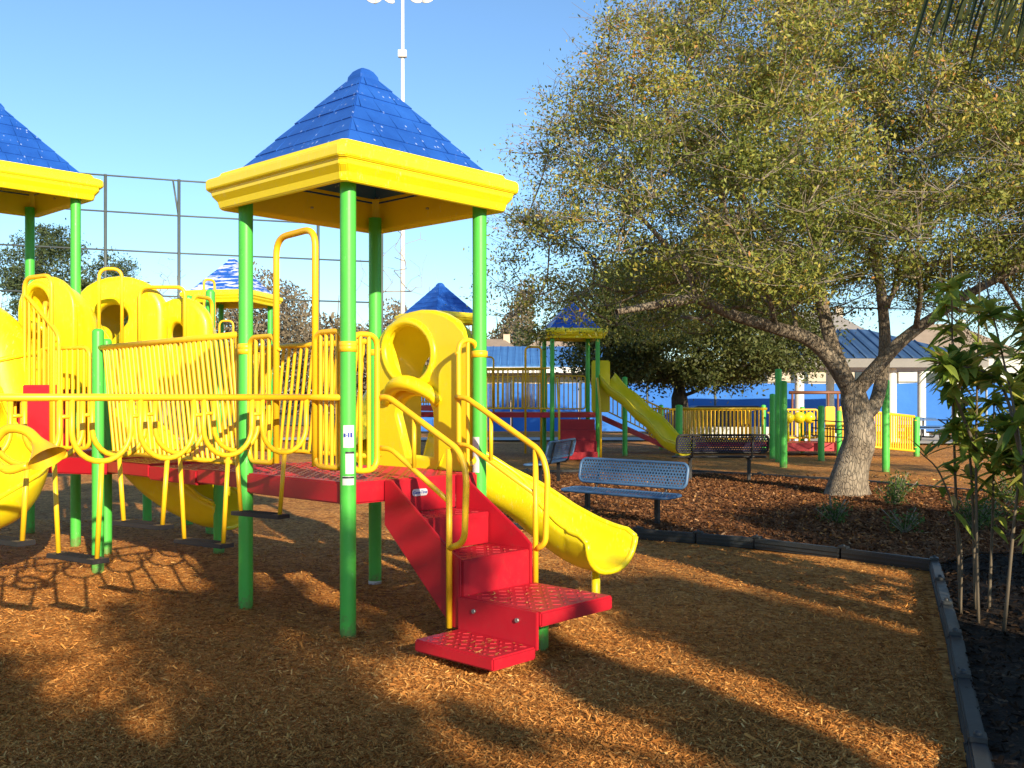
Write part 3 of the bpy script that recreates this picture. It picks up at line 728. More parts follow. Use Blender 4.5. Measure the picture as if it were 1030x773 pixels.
def trough(path, w, h, parent, name='slide', m=8, mat=None, flare=.0, hs=None, ws=None, wall=.02):
    P = catmull(path, m); n = len(P); mb = MB(); rows = []; K = 14
    for i in range(n):
        T = (P[min(i + 1, n - 1)] - P[max(i - 1, 0)]).normalized(); L = T.cross(UP).normalized(); U = L.cross(T); f = i / (n - 1)
        hh = h * (np.interp(f, *hs) if hs else 1); ww = w * (np.interp(f, *ws) if ws else 1)
        row = []
        for k in range(K + 1):
            a = -PI / 2 + PI * k / K; row.append(P[i] + L * ww * math.copysign(abs(math.sin(a)) ** .85, math.sin(a)) + U * hh * (1 - math.cos(a)))
        for k in range(K, -1, -1):
            a = -PI / 2 + PI * k / K; row.append(P[i] + L * (ww + wall) * math.copysign(abs(math.sin(a)) ** .85, math.sin(a)) + U * ((hh + wall) * (1 - math.cos(a)) - wall))
        rows.append(row)
    q = len(rows[0]); vs = [p for r in rows for p in r]
    fs = [(i * q + k, i * q + (k + 1) % q, (i + 1) * q + (k + 1) % q, (i + 1) * q + k) for i in range(n - 1) for k in range(q)]
    mb.add(vs, fs, True)
    # end caps as quads between inner and outer
    for i in (0, n - 1):
        mb.add(rows[i], [(k, k + 1, q - 2 - k, q - 1 - k) for k in range(K)], False)
    for e in (0, K):
        mb.tube([ (r[e] + r[q - 1 - e]) / 2 for r in rows], .021, 8)
    mb.tube([(rows[-1][k] + rows[-1][q - 1 - k]) / 2 for k in range(K + 1)], .024, 8)
    return mb.build(name, mat or YEL, parent)
cdx = (pC - pD).normalized(); cdn = V((-cdx.y, cdx.x, 0)); 
cdn = cdn if cdn.dot(V((.7, .7, 0))) > 0 else -cdn
hood(pD + cdx * .03 + UP * (DZ + .0) + cdn * .02, cdx, cdn, ps, 1.12, 1.25, .32)
sl = trough([W(SD + .02, -.62, .98), W(SD + .28, -.50, .88), (-.02, 8.18, .66), (.28, 8.08, .44), (.54, 7.90, .30), (.76, 7.68, .27)], .235, .29, ps, wall=.03, hs=([0, .5, .8, .95, 1], [1.15, 1.0, 1.02, .95, .8]), ws=([0, .8, 1], [1, 1.08, 1.15]), name='slide')
mb = MB(); mb.tube([(.66, 7.83, -.2), (.66, 7.83, .26)], .035, 12); mb.build('slide_leg', YEL, sl)

# ---------------------------------------------------------- pod row on two beams
wdir = -m_
def P1(k, z=0): return g1 + wdir * k + UP * z
def P2(k, z=0): return g2 + wdir * k + UP * z
BZ = 1.60
for Pf in (P1, P2):
    mb = MB(); mb.tube([Pf(-.06, BZ), Pf(2.55, BZ)], .022, 12); mb.build('overhead_beam', YTUBE, ps)
mb = MB(); mb.tube([ABp(.9, BZ) + wdir * .03, ABp(.02, BZ) + wdir * .03], .021, 10); mb.build('cross_rail', YTUBE, ps)
ks1 = [.33, .76, 1.18, 1.59, 2.02]; ks2 = [.25, .68, 1.10, 1.51, 1.93]; zs = [.79, .64, .80, .64, .79]
def ushape(Pf, k, parent):
    mb = MB(); w = .175; d = .375; pts = [Pf(k - w, BZ)] + [Pf(k - w * math.cos(a), BZ - d + w - w * math.sin(a)) for a in [PI * i / 12 for i in range(13)]] + [Pf(k + w, BZ)]
    mb.tube(pts, .017, 10); return mb
for i in range(5):
    for Pf, ks in ((P1, ks1), (P2, ks2)):
        h_ = ushape(Pf, ks[i], ps)
        if i < 4: h_.tube([Pf(ks[i] + .17, BZ - .11), Pf(ks[i + 1] - .17, BZ - .11)], .012, 8)
        h_.build('hoop', YTUBE, ps)
    a, b = P1(ks1[i], zs[i]), P2(ks2[i], zs[i]); a2 = a.lerp(b, .10); b2 = a.lerp(b, .90)
    mb = MB(); mb.tube([P1(ks1[i], BZ - .37), a2], .015, 10); mb.build('hanger_rod', YTUBE, ps)
    mb = MB(); mb.tube([P2(ks2[i], BZ - .37), b2], .015, 10); mb.build('hanger_rod', YTUBE, ps)
    u = (b - a).normalized(); s = V((-u.y, u.x, 0)); M = Matrix((u, s, UP)).transposed(); mb = MB()
    mb.box((a + b) / 2, ((b - a).length * .98, .11, .028), M)
    for k in range(-2, 3): mb.box((a + b) / 2 + s * k * .02 + UP * .016, ((b - a).length * .66, .008, .006), M)
    mb.build('foot_step', BLACKP, ps, .004)
for p in (P1(2.6), P2(2.6)): post(p, 2.1, ps)

# ---------------------------------------------------------- bridge to the left tower
pE, pG = pA - n_ * 2.5, pD - n_ * 2.5
brd = 1.0
for i in range(3):
    t0 = -SD - .03 - i * .81; t1 = t0 - .80; sag = -.02 if i == 1 else 0
    mb = MB(); mb.prism([tuple(W(s, t))[:2] for s, t in ((.06, t0), (SD - .06, t0), (SD - .06, t1), (.06, t1))], DZ - .13 + sag, DZ - .01 + sag)
    bd = mb.build('bridge_deck', REDP, ps, .01)
    pb = MB(); bars_pattern(pb, W(.1, t1 + .03), m_, n_, SD - .2, .74, DZ - .01 + sag); pb.build('tread_pattern', REDP, bd)
railing(pA, pE, 1.10, 2.08, 30, ps, lean=-.20, loop=False, gap=.05, z1b=2.06); railing(pD, pG, 1.10, 2.08, 25, ps, lean=lambda s: .16, loop=False, gap=.05)
post(pE, 2.22, ps); post(pG, 2.22, ps)
pF = V((-4.2, 10.3, 0)); post(pF, 2.19, ps)
# left tower with its high deck
LC = V((-5.66, 10.85, 0)); LR = R(2); LZ = 1.76
canopy(LC, LR, 3.78, ps)
Lc = [LC + V((math.cos(LR + k * PI / 2), math.sin(LR + k * PI / 2), 0)) * .885 for k in range(4)]   # right, back, left, near
for p in Lc: post(p, 3.86, ps, cap=False)
deck([LC + (p - LC) * 1.03 for p in Lc], LZ, ps)
low = [pE, pG, V((-3.5, 11.3, 0)), Lc[0], Lc[3]]
deck(low, DZ, ps, pat=None)
# riser to the higher deck and rails round it
mb = MB(); a, b = Lc[3], Lc[0]; u = (b - a).normalized(); nn = V((u.y, -u.x, 0))
mb.extrude([a + u * .12 + nn * .05 + UP * DZ, b - u * .12 + nn * .05 + UP * DZ, b - u * .12 + nn * .05 + UP * (LZ + .02), a + u * .12 + nn * .05 + UP * (LZ + .02)], nn * .03)
for k in range(3):
    z = DZ + .25 * (k + 0); o1 = nn * (.62 - .2 * k)
    mb.extrude([a + u * .3 + o1 + UP * z, b - u * .3 + o1 + UP * z, b - u * .3 + o1 + UP * (z + .20), a + u * .3 + o1 + UP * (z + .20)], -nn * .2)
mb.build('step_riser', REDP, ps, .008)
# red panel facing the camera under the high deck
mb = MB(); mb.box((-4.50, 9.5, 1.34), (.34, .03, .76)); mb.build('red_panel', REDP, ps, .008)
# railings of the left part
railing((-4.78, 9.75), (-5.15, 9.85), 1.1, 2.05, 3, ps, gap=.03)
railing((-4.60, 9.62), (-3.93, 9.32), 1.12, 2.07, 8, ps, gap=.04, loop=True)
railing((-4.78, 9.72), (-4.28, 9.42), 1.15, 2.62, 6, ps, gap=.02, loop=True, z1b=2.20)
railing((-5.25, 9.6), (-4.85, 9.35), 1.15, 2.45, 6, ps, gap=.02, z1b=2.1)
def arch(a, b, z0, z1, r=.022, rad=.12, parent=ps, name='loop_arch'):
    mb = MB(); a, b = V((*a, 0)), V((*b, 0)); mb.tube(fillet([a + UP * z0, a + UP * z1, b + UP * z1, b + UP * z0], rad, 8), r, 12); return mb.build(name, YTUBE, parent)
arch((-4.78, 9.75), (-4.40, 9.5), 1.1, 2.77); arch((-4.60, 9.85), (-4.52, 9.62), 1.1, 2.52, rad=.08)
arch((-4.32, 10.4), (-4.10, 10.45), 2.0, 2.95, rad=.10, r=.018)
arch((-4.12, 11.0), (-3.62, 11.0), 1.7, 2.82, rad=.10); arch((-3.6, 11.2), (-3.5, 11.6), 1.7, 2.75, rad=.12); arch((-3.78, 12.2), (-3.68, 12.3), 1.7, 3.05, rad=.06, r=.015)
# hoods and slides of the left part
hood(V((-5.05, 10.25, LZ - .05)), V((1, -.25, 0)), V((.25, 1, 0)), ps, .62, 1.1, .5)
hood(V((-4.86, 11.2, 1.72)), V((1, -.05, 0)), V((.05, 1, 0)), ps, .92, 1.17, .7, tear=True)
hood(V((-4.02, 11.3, 1.66)), V((1, -.15, 0)), V((.15, 1, 0)), ps, .58, 1.0, .5, tear=True)
deck([V((-4.8, 11.25, 0)), V((-3.5, 11.2, 0)), V((-3.5, 12.4, 0)), V((-4.8, 12.4, 0))], 1.70, ps)
for p in ((-4.02, 12.35), (-4.55, 12.4), (-3.55, 11.7)): post(p, 2.85, ps)
trough([(-4.7, 10.9, 1.15), (-4.3, 10.85, .90), (-3.8, 10.7, .50), (-3.3, 10.55, .28), (-2.95, 10.45, .24)], .34, .40, ps, hs=([0, .7, 1], [1.3, 1.1, .7]))
s3 = trough([(-5.3, 10.1, 1.55), (-5.25, 9.6, 1.30), (-4.95, 9.15, .98), (-4.50, 8.85, .76), (-4.32, 8.4, .56), (-4.45, 7.95, .45)], .30, .32, ps, hs=([0, .8, 1], [1.3, 1.2, .8]))
mb = MB(); mb.tube([(-4.45, 8.25, -.05), (-4.45, 8.25, .46)], .035, 12); mb.build('slide_leg', YEL, s3)
# crawl tube at the left border
mb = MB(); cp = catmull([(-7.6, 9.7, 2.4), (-6.6, 9.8, 2.5), (-5.75, 9.8, 2.38), (-5.2, 9.85, 2.1), (-5.02, 9.9, 1.55)], 6)
mb.tube(cp, .38, 24, cap=False); 
for i in (4, 12, 20): 
    T = (cp[i + 1] - cp[i]).normalized(); mb.tube([cp[i] - T * .02, cp[i] + T * .02], .405, 24)
mb.build('crawl_tube', YEL, ps)
# speaking horn on the row's end post
mb = MB(); hp = P2(2.6); hb = V((-2.60, 5.25, 1.34))
pth = catmull([hp + UP * 1.30, hb + V((-.22, 0, -.06)), hb + V((-.08, 0, -.115)), hb + V((.05, -.01, -.10)), ], 5)
mb.tube(pth, .02, 12)
pth = catmull([hb + V((.05, -.01, -.10)), hb + V((-.07, .0, -.125)), hb + V((-.16, .02, -.03)), hb + V((-.09, .02, .085)), hb + V((.03, 0, .085)), hb + V((.11, -.02, .02)), hb + V((.17, -.05, -.06))], 6)
k = len(pth); mb.tube(pth, [.018 + .012 * (i / (k - 1)) + (.07 * max(0, (i / (k - 1) - .78) / .22) ** 1.6) for i in range(k)], 20, cap=False)
mb.build('speaking_horn', YTUBE, ps)

def step_chips():
    vs = []; tn = []
    for (s0, s1, t0, t1, z, n) in ((S0, S1, .8, 1.44, .333, 45), (S0 - .38, S0 - .05, .8, 1.43, .133, 40), (S0 + .03, S1 - .03, .4, .74, .563, 14), (.05, 1.2, -1.2, -.03, DZ + .008, 60)):
        for _ in range(n):
            c = W(random.uniform(s0, s1), random.uniform(t0, t1), z); a = random.uniform(0, PI); d = V((math.cos(a), math.sin(a), random.uniform(-.05, .15))) * random.uniform(.006, .02); q = V((-d.y, d.x, 0)).normalized() * random.uniform(.002, .005)
            vs.append([tuple(c - d - q), tuple(c + d - q), tuple(c + d + q), tuple(c - d + q)]); tn.append(random.random())
    o = face_mesh('stray_chips', np.array(vs), 4, CHIP, None, np.array(tn)); o['kind'] = 'stuff'
step_chips()
# =================================================================== BENCHES
def bench(pm, sm, fm, label, name='park_bench'):
    t = thing(name, label, 'bench', (0, 0, 0), 'benches beside the tree')
    def slab(w, ln, nm, M, mat, c):
        mb = MB(); plate(mb, [rrect(ln, w, min(w * .3, .09))], (0, 0, 0), V((1, 0, 0)), V((0, 1, 0)), V((0, 0, 1)), .004, .0, False)
        mb.v = [tuple(M @ V(p) + V(c)) for p in mb.v]; o = mb.build(nm, mat, t)
        rim = MB(); rr = [M @ V((x, y, -.006)) + V(c) for x, y in rrect(ln, w, min(w * .3, .09))]
        rim.tube(rr, .021, 8, closed=True); rim.build('rim', sm, o); return o
    slab(.36, 1.78, 'seat', Matrix.Rotation(R(3), 3, 'X'), pm, (0, .0, .45))
    slab(.33, 1.78, 'backrest', Matrix.Rotation(R(78), 3, 'X'), pm, (0, .27, .70))
    for x in (-.58, .58):
        mb = MB(); mb.box((x, .05, .2), (.06, .06, .48)); mb.box((x, .04, .425), (.05, .34, .035)); mb.build('leg', fm, t, .004)
        mb = MB(); mb.tube(fillet([(x, .10, .43), (x, .24, .44), (x, .335, .84)], .08, 5), .018, 8); mb.build('back_support', fm, t)
        mb = MB(); mb.tube([(x, .17, .44), (x, .17, .475)], .012, 8); mb.build('bolt', STEEL, t)
    return t
b1 = bench(BENCHP, BENCHS, DARKM, 'blue grey perforated bench behind the slide end, facing the camera')
b1.location = (1.34, 12.45, .0); b1.rotation_euler = (0, 0, math.atan2(-1.21, 1.28))
b2 = dup(b1, (.62, 17.6, .05), math.atan2(-.94, -.33), 'blue grey bench turned sideways, seen past the stair handrail')
b3 = bench(BENCHD, DARKM, DARKM, 'bench seen from behind left of the oak trunk, its shade put into the dark colour')
b3.location = (3.85, 18.5, .05); b3.rotation_euler = (0, 0, R(182)); b3.scale = (.95, 1, 1); b1.scale = b2.scale = (.94, .94, .92)

# =================================================================== FAR PLAY STRUCTURES
def far_tower(root, c, rot, Hh, dz, worn=False, rails=True, hf=.62, top=None):
    c = V((c[0], c[1], 0)); co = [c + Matrix.Rotation(rot, 3, 'Z') @ V((sx * hf, sy * hf, 0)) for sx, sy in ((-1, -1), (1, -1), (1, 1), (-1, 1))]
    for p in co: post(p, Hh + .08, root, cap=False, r=.06)
    canopy(c, rot + PI / 4, Hh, root, worn)
    mb = MB(); mb.prism([(p.x, p.y) for p in co], dz - .14, dz); mb.build('deck', REDP, root, .01)
    if rails:
        for i in rails if isinstance(rails, (list, tuple)) else range(4): railing(co[i], co[(i + 1) % 4], dz + .08, dz + 1.0, 8, root, indiv=False)
    return co
t2 = thing('play_tower', 'small play tower with white streaked blue roof, far behind the bridge', 'play tower', (-6.1, 22, 0))
far_tower(t2, (-6.35, 22.6), R(-12), 3.72, 1.6, True)
arch((-6.3, 21.4), (-6.0, 21.4), 1.6, 3.25, parent=t2, name='loop_arch')
t3 = thing('play_tower', 'play tower with plain blue roof just behind the yellow slide hood', 'play tower', (-1.85, 25.6, 0))
far_tower(t3, (-1.85, 25.6), R(43), 3.5, 1.4)
mb = MB(); mb.tube(catmull([(-2.4, 25.2, 2.2), (-2.9, 24.6, 2.0), (-3.3, 24.0, 1.4), (-3.5, 23.4, .7), (-3.3, 22.9, .35)], 6), .38, 18, cap=False); mb.build('tube_slide', YEL, t3)

fs = thing('play_structure', 'far play structure with red stair, yellow wave slide and blue roof under the oak branches', 'play structure', (1.6, 27.2, 0))
co = far_tower(fs, (1.6, 27.2), R(8), 3.2, 1.2, rails=[2])
railing((-3.4, 27.4), co[0], 1.3, 2.38, 30, fs, indiv=False, loop=False); railing((-3.4, 28.6), co[3], 1.3, 2.38, 30, fs, indiv=False, loop=False)
railing((-.9, 29.4), co[3], 1.3, 2.2, 14, fs, indiv=False)
mb = MB(); mb.prism([(-3.4, 27.3), (co[0].x, co[0].y), (co[3].x, co[3].y), (-3.4, 28.6)], 1.06, 1.2); mb.build('bridge_deck', REDP, fs, .01)
for p in ((-3.4, 27.4), (-3.4, 28.6), (-1.2, 27.3)): post(p, 2.5, fs, r=.06)
arch((.36, 26.6), (.78, 26.6), .1, 2.95, parent=fs, r=.03, name='loop_arch')
arch((-.9, 27.0), (-.5, 27.0), 1.2, 2.7, parent=fs, r=.025, name='loop_arch')
# red stair
for k in range(4):
    mb = MB(); y0 = 26.45 - .30 * k; mb.box((1.72 + .0 * k, y0 - .15, (1.0 - .27 * k) / 2 + .02), (.92, .30, max(.12, 1.0 - .27 * k))); mb.build('stair_step', REDP, fs, .01)
mb = MB(); mb.tube(fillet([(1.2, 26.5, 2.1), (1.2, 26.3, 2.1), (1.2, 25.3, 1.15), (1.2, 25.3, .0)], .15), .03, 10); mb.tube(fillet([(2.26, 26.5, 2.1), (2.26, 26.3, 2.1), (2.26, 25.3, 1.15), (2.26, 25.3, .0)], .15), .03, 10)
mb.build('handrail', YTUBE, fs)
mb = MB(); mb.box((2.4, 26.9, 1.9), (.5, .08, 1.4)); mb.build('slide_panel', YEL, fs, .03)
trough([(2.45, 27.0, 2.0), (2.72, 26.6, 1.62), (3.0, 26.2, 1.38), (3.3, 25.8, 1.02), (3.55, 25.4, .80), (3.9, 24.8, .34), (4.2, 24.2, .20)], .27, .32, fs, name='wave_slide')
mb = MB(); mb.extrude([(2.5, 27.6, 1.1), (2.5, 27.6, .95), (4.3, 28.1, .15), (4.3, 28.1, .3)], V((.1, 1.1, 0))); mb.build('ramp', REDP, fs, .01)
post((3.1, 27.3), 2.15, fs, r=.07); mb = MB(); mb.tube([(2.3, 27.3, 1.98), (3.1, 27.3, 1.98)], .025, 8); mb.build('cross_rail', YTUBE, fs)
railing((2.6, 27.4), (4.4, 28.2), 1.2, 2.0, 12, fs, indiv=False, loop=False, z0b=.4, z1b=1.25)

rs = thing('play_structure', 'low ramped play structure with long yellow railing beyond the dark bench', 'play structure', (6, 28, 0))
railing((3.9, 28.6), (4.6, 28.5), .45, 1.28, 6, rs, indiv=False, r=.03, rb=.022)
railing((4.6, 28.0), (7.25, 28.0), .35, 1.28, 21, rs, indiv=False, loop=False, r=.03, rb=.024)
railing((4.6, 29.6), (7.25, 29.6), .35, 1.24, 21, rs, indiv=False, loop=False, r=.03, rb=.024)
for px, pt, pb_, r in ((665, 408, 452, .07), (683, 408, 458, .1), (768, 408, 455, .07), (777, 397, 462, .075), (783, 372, 465, .08), (788, 384, 470, .085), (807, 410, 456, .07), (826, 409, 464, .08), (844, 414, 461, .07), (891, 383, 475, .08), (922, 420, 459, .08)):
    Y = 1600 / (pb_ - 400); post(((px - 515) / 1000 * Y, Y), 1.6 - (pt - 400) / 1000 * Y, rs, r=r)
mb = MB(); mb.prism([(4.6, 28.0), (7.25, 28.0), (7.25, 29.6), (4.6, 29.6)], .2, .33); mb.prism([(7.3, 27.0), (9.4, 27.0), (9.4, 28.4), (7.3, 28.4)], .14, .36); mb.build('deck', REDP, rs, .01)
railing((7.3, 28.4), (8.8, 28.4), .45, 1.25, 12, rs, indiv=False, r=.03, rb=.02); 
mb = MB(); mb.box((8.83, 27.6, .85), (.28, .05, 1.0)); mb.box((9.25, 27.6, .85), (.34, .05, 1.0)); mb.build('yellow_panel', YTUBE, rs, .02)
for px in (793, 804, 814):
    mb = MB(); c = ((px - 515) / 1000 * 27, 27, 1.05); mb.lathe([(.0, -.16), (.08, -.14), (.14, -.08), (.16, 0), (.14, .08), (.08, .14), (0, .16)], c, 16); mb.tube([(c[0], 27, .4), (c[0], 27, .95)], .03, 8); mb.build('play_ball', YEL, rs)
mb = MB()
for z in (.6, .8, 1.0): mb.tube([(7.9, 26.2, z), (8.7, 25.6, z - .04), (9.0, 26.5, z)], .016, 6)
mb.build('rope_net', DARKM, rs)
railing((8.9, 26.4), (10.95, 26.9), .35, 1.28, 26, rs, indiv=False, r=.03, rb=.026, loop=False, z0b=.15, z1b=1.08)
sw = thing('swing_frame', 'thin brown pipe frame standing beyond the low ramped structure', 'frame', (9, 30.5, 0))
mb = MB(); mb.tube([(8.5, 30.5, 1.75), (10.6, 30.5, 1.75)], .05, 8)
mb.build('top_bar', paint('brown_pipe', (.2, .08, .04), .5), sw)
for x in (8.6, 9.7, 10.0, 10.5):
    mb = MB(); mb.tube([(x, 30.5, -.05), (x, 30.5, 1.75)], .035, 8); mb.build('leg', bpy.data.materials['brown_pipe'], sw)

# =================================================================== BACKGROUND
# windscreen fence
wf = thing('windscreen_fence', 'long blue fabric windscreen fence beyond the playgrounds', 'fence', (8, 44, 0))
x = -6.0
while x < 26:
    mb = MB(); vs = []
    for i in range(13):
        xx = x + .04 + (2.9 * i / 12)
        for j in range(7): vs.append((xx, 44 + .05 * math.sin(i * PI / 6) * math.sin(j * PI / 6), .1 + 2.15 * j / 6 - (.05 * math.sin(PI * i / 12) if j == 6 else 0)))
    mb.add(vs, [(i * 7 + j, (i + 1) * 7 + j, (i + 1) * 7 + j + 1, i * 7 + j + 1) for i in range(12) for j in range(6)], True)
    mb.build('windscreen_panel', SCREEN, wf)
    mb = MB(); mb.lathe([(.04, 0), (.04, 2.32), (.0, 2.36)], (x, 44.06, 0), 8); mb.build('post', GREY, wf); x += 3.0
mb = MB(); mb.tube([(-6, 44.06, 2.28), (27, 44.06, 2.28)], .025, 6); mb.build('top_rail', GREY, wf)
ds = thing('low_shelter', 'dark low shelter with a flat arched roof in front of the blue windscreen', 'shelter', (8.6, 40.5, 0))
mb = MB(); mb.extrude([(7.2, 40, 1.15), (7.5, 40, 1.26), (9.9, 40, 1.26), (10.2, 40, 1.15)], V((0, 1.6, 0))); mb.build('roof', DKBL, ds, .03)
for x in (7.4, 8.7, 10.0):
    mb = MB(); mb.box((x, 40.8, .56), (.1, .1, 1.16)); mb.build('post', DKBL, ds)
mb = MB(); mb.box((8.7, 41.5, .6), (2.6, .08, 1.1)); mb.build('back_wall', DKBL, ds)
pl = MB(); 
for k in range(4): pl.box((6.9 + .78 * k + .0, 37.0, .27), (.75, .5, .46))
tag(pl.build('planter_wall', PALE, None, .02), 'pale low block wall behind the long yellow railing', 'wall')

# community building with blue ribbed roof (left)
bl = thing('park_building', 'low building with bright blue ribbed metal roof and white fascia', 'building', (2, 52, 0))
mb = MB(); mb.box((1.5, 56, 1.5), (9.0, 7, 3.0)); mb.build('wall', TAN, bl)
mb = MB(); mb.extrude([(-3.6, 51.4, 3.15), (6.8, 51.4, 3.15), (6.8, 56, 4.35), (-3.6, 56, 4.35)], V((0, -.05, .12))); mb.extrude([(-3.6, 60.6, 3.15), (6.8, 60.6, 3.15), (6.8, 56, 4.35), (-3.6, 56, 4.35)], V((0, .05, .12)))
rf = mb.build('roof', BROOF, bl)
mb = MB()
for i in range(26): mb.tube([(-3.5 + i * .41, 51.35, 3.28), (-3.5 + i * .41, 56, 4.48)], .035, 4)
mb.build('roof_ribs', BROOF, rf)
mb = MB(); mb.box((1.6, 51.35, 3.02), (10.4, .1, .3)); mb.build('fascia', WHITE, bl)
GLS = paint('dark_window_glass', (.02, .03, .04), .1, .1, 0)
for x in (-2, .2, 2.6, 4.8):
    mb = MB(); mb.box((x, 52.48, 1.9), (1.1, .06, .9)); w_ = mb.build('window', GLS, bl)
    mb = MB(); mb.tube([(x - .58, 52.44, 1.42), (x + .58, 52.44, 1.42), (x + .58, 52.44, 2.38), (x - .58, 52.44, 2.38)], .05, 4, closed=True); mb.build('frame', WHITE, w_)

FASC = paint('grey_fascia', (.20, .195, .185), .6)
# picnic pavilion (right)
pv = thing('picnic_pavilion', 'open picnic pavilion with white columns and blue ribbed hip roof behind the oak trunk', 'pavilion', (13.4, 37, 0))
x0, x1, y0, y1, ze, za = 9.2, 16.3, 34.0, 40.5, 2.78, 4.15
mb = MB(); cx, cy = (x0 + x1) / 2, (y0 + y1) / 2
E = [(x0, y0, ze + .16), (x1, y0, ze + .16), (x1, y1, ze + .16), (x0, y1, ze + .16)]; rdg = [(cx - .5, cy, za), (cx + .5, cy, za)]
mb.add(E + rdg, [(0, 1, 5, 4), (1, 2, 5), (2, 3, 4, 5), (3, 0, 4)]); rf = mb.build('roof', PROOF, pv)
mb = MB()
for i in range(18):
    x = x0 + (x1 - x0) * (i + .5) / 18; f = min(1, (1 - abs(x - cx) / ((x1 - x0) / 2)) / (1 - .5 / ((x1 - x0) / 2))); mb.tube([(x, y0, ze + .18), (x, y0 + (cy - y0) * f, ze + .18 + (za - ze - .16) * f)], .035, 4)
mb.build('roof_ribs', PROOF, rf)
mb = MB(); mb.box((cx, y0 + .05, ze), (x1 - x0, .12, .3)); mb.box((cx, y1 - .05, ze), (x1 - x0, .12, .3)); mb.box((x0 + .05, cy, ze), (.12, y1 - y0 - .25, .3)); mb.box((x1 - .05, cy, ze), (.12, y1 - y0 - .25, .3)); mb.build('fascia', FASC, pv)
mb = MB(); mb.box((cx, cy, ze - .1), (x1 - x0 - .5, y1 - y0 - .5, .06)); mb.build('ceiling', TAN, pv)
for px, Y in ((804, 34.6), (897, 34.6), (927, 39.6), (962, 34.6), (835, 39.6)):
    mb = MB(); c = ((px - 515) / 1000 * Y, Y, 0); mb.lathe([(.16, 0), (.16, 2.62)], c, 16); mb.box((c[0], c[1], .09), (.42, .42, .18)); mb.build('column', WHITE, pv)
struct(tag_none := poly_sheet('concrete_pad', [(8.8, 33.4), (17.5, 33.4), (17.5, 41), (8.8, 41)], .062, CONC, 1.5))
def picnic(label):
    t = thing('picnic_table', label, 'picnic table', (0, 0, 0), 'picnic tables under the pavilion')
    mb = MB(); mb.box((0, 0, .74), (1.8, .75, .04)); mb.build('table_top', BENCHT, t, .01)
    for s in (-1, 1):
        mb = MB(); mb.box((0, s * .68, .45), (1.8, .25, .04)); mb.build('seat', BENCHT, t, .01)
    for x in (-.6, .6):
        mb = MB(); mb.tube(fillet([(x, -.7, .43), (x, -.6, .03), (x, .6, .03), (x, .7, .43)], .1), .03, 8); mb.tube([(x, 0, .03), (x, 0, .72)], .035, 8); mb.build('leg', DARKM, t)
    return t
BENCHT = paint('blue_table_coating', (.03, .10, .26), .4)
t = picnic('blue picnic table at the front of the pavilion'); t.location = (14.9, 35.4, .06)
dup(t, (15.3, 38.2, .06), .3, 'blue picnic table deeper under the pavilion roof')

# houses
ROOFT = paint('tan_shingles', (.30, .23, .17), .85, .1, .2, grain=1); ROOFG = paint('grey_shingles', (.26, .24, .22), .85, .1, .2, grain=1)
def house(label, x, y, w, zr, ze, rm, wm, d=8):
    t = thing('house', label, 'house', (x, y, 0), 'houses on the horizon')
    mb = MB(); mb.box((x, y, ze / 2), (w, d, ze)); mb.build('wall', wm, t)
    mb = MB(); e = .5; a = [(x - w / 2 - e, y - d / 2 - e, ze), (x + w / 2 + e, y - d / 2 - e, ze), (x + w / 2 + e, y + d / 2 + e, ze), (x - w / 2 - e, y + d / 2 + e, ze), (x - w * .15, y, zr), (x + w * .15, y, zr)]
    mb.add(a, [(0, 1, 5, 4), (1, 2, 5), (2, 3, 4, 5), (3, 0, 4), (3, 2, 1, 0)]); r = mb.build('roof', rm, t)
    mb = MB(); mb.box((x + w * .2, y, zr - .1), (.5, .5, .9)); mb.build('chimney', wm, r)
    for k in (-.25, .25):
        mb = MB(); mb.box((x + w * k, y - d / 2 - .03, ze * .6), (1.2, .08, 1.2)); mb.build('window', GLS, t)
house('tan roofed house seen over the blue roof at left', -1.4, 75, 5, 6.0, 4.3, ROOFT, TAN)
house('tan hip roofed house right of the first one over the blue roof', 4.6, 78, 8, 7.4, 4.4, ROOFT, TAN)
house('grey roofed house behind the oak trunk', 22.5, 74, 9, 8.0, 4.8, ROOFG, TAN)
house('brown roofed house above the pavilion at right', 32.5, 76, 9, 7.2, 4.6, ROOFT, PALE)

# backstop and light pole
bsn = thing('backstop_fence', 'tall ball field backstop of dark pipe posts and three rails', 'fence', (-13, 42, 0))
def bp(px): 
    Yv = 40 + (px / 371.0) * 5; return V(((px - 515) / 1000 * Yv, Yv, 0))
bx = [-40, 30, 106, 180, 250, 320, 384]
for i, px in enumerate(bx):
    p = bp(px); mb = MB(); mb.tube([p, p + UP * 10.9], .07, 8); mb.build('post', GREY, bsn)
for z in (10.85, 9.35, 7.75, 5.9):
    mb = MB(); mb.tube([bp(-40) + UP * z, bp(180) + UP * z, bp(384) + UP * z], .035, 6); mb.build('rail', GREY, bsn)
mb = MB(); mb.tube([bp(180) + UP * 9.2, bp(174) + UP * 10.85], .04, 6); mb.build('brace', GREY, bsn)
lp = thing('light_pole', 'tall pale sports light pole with floodlights behind the main canopy', 'light pole', (-6.6, 60, 0))
mb = MB(); mb.tube([(-6.6, 60, 0), (-6.6, 60, 27)], [.17, .09], 12); mb.build('pole', WHITE, lp)
mb = MB(); mb.tube([(-8.6, 60, 26.1), (-4.8, 60, 26.1)], .06, 8); mb.build('crossarm', STEEL, lp)
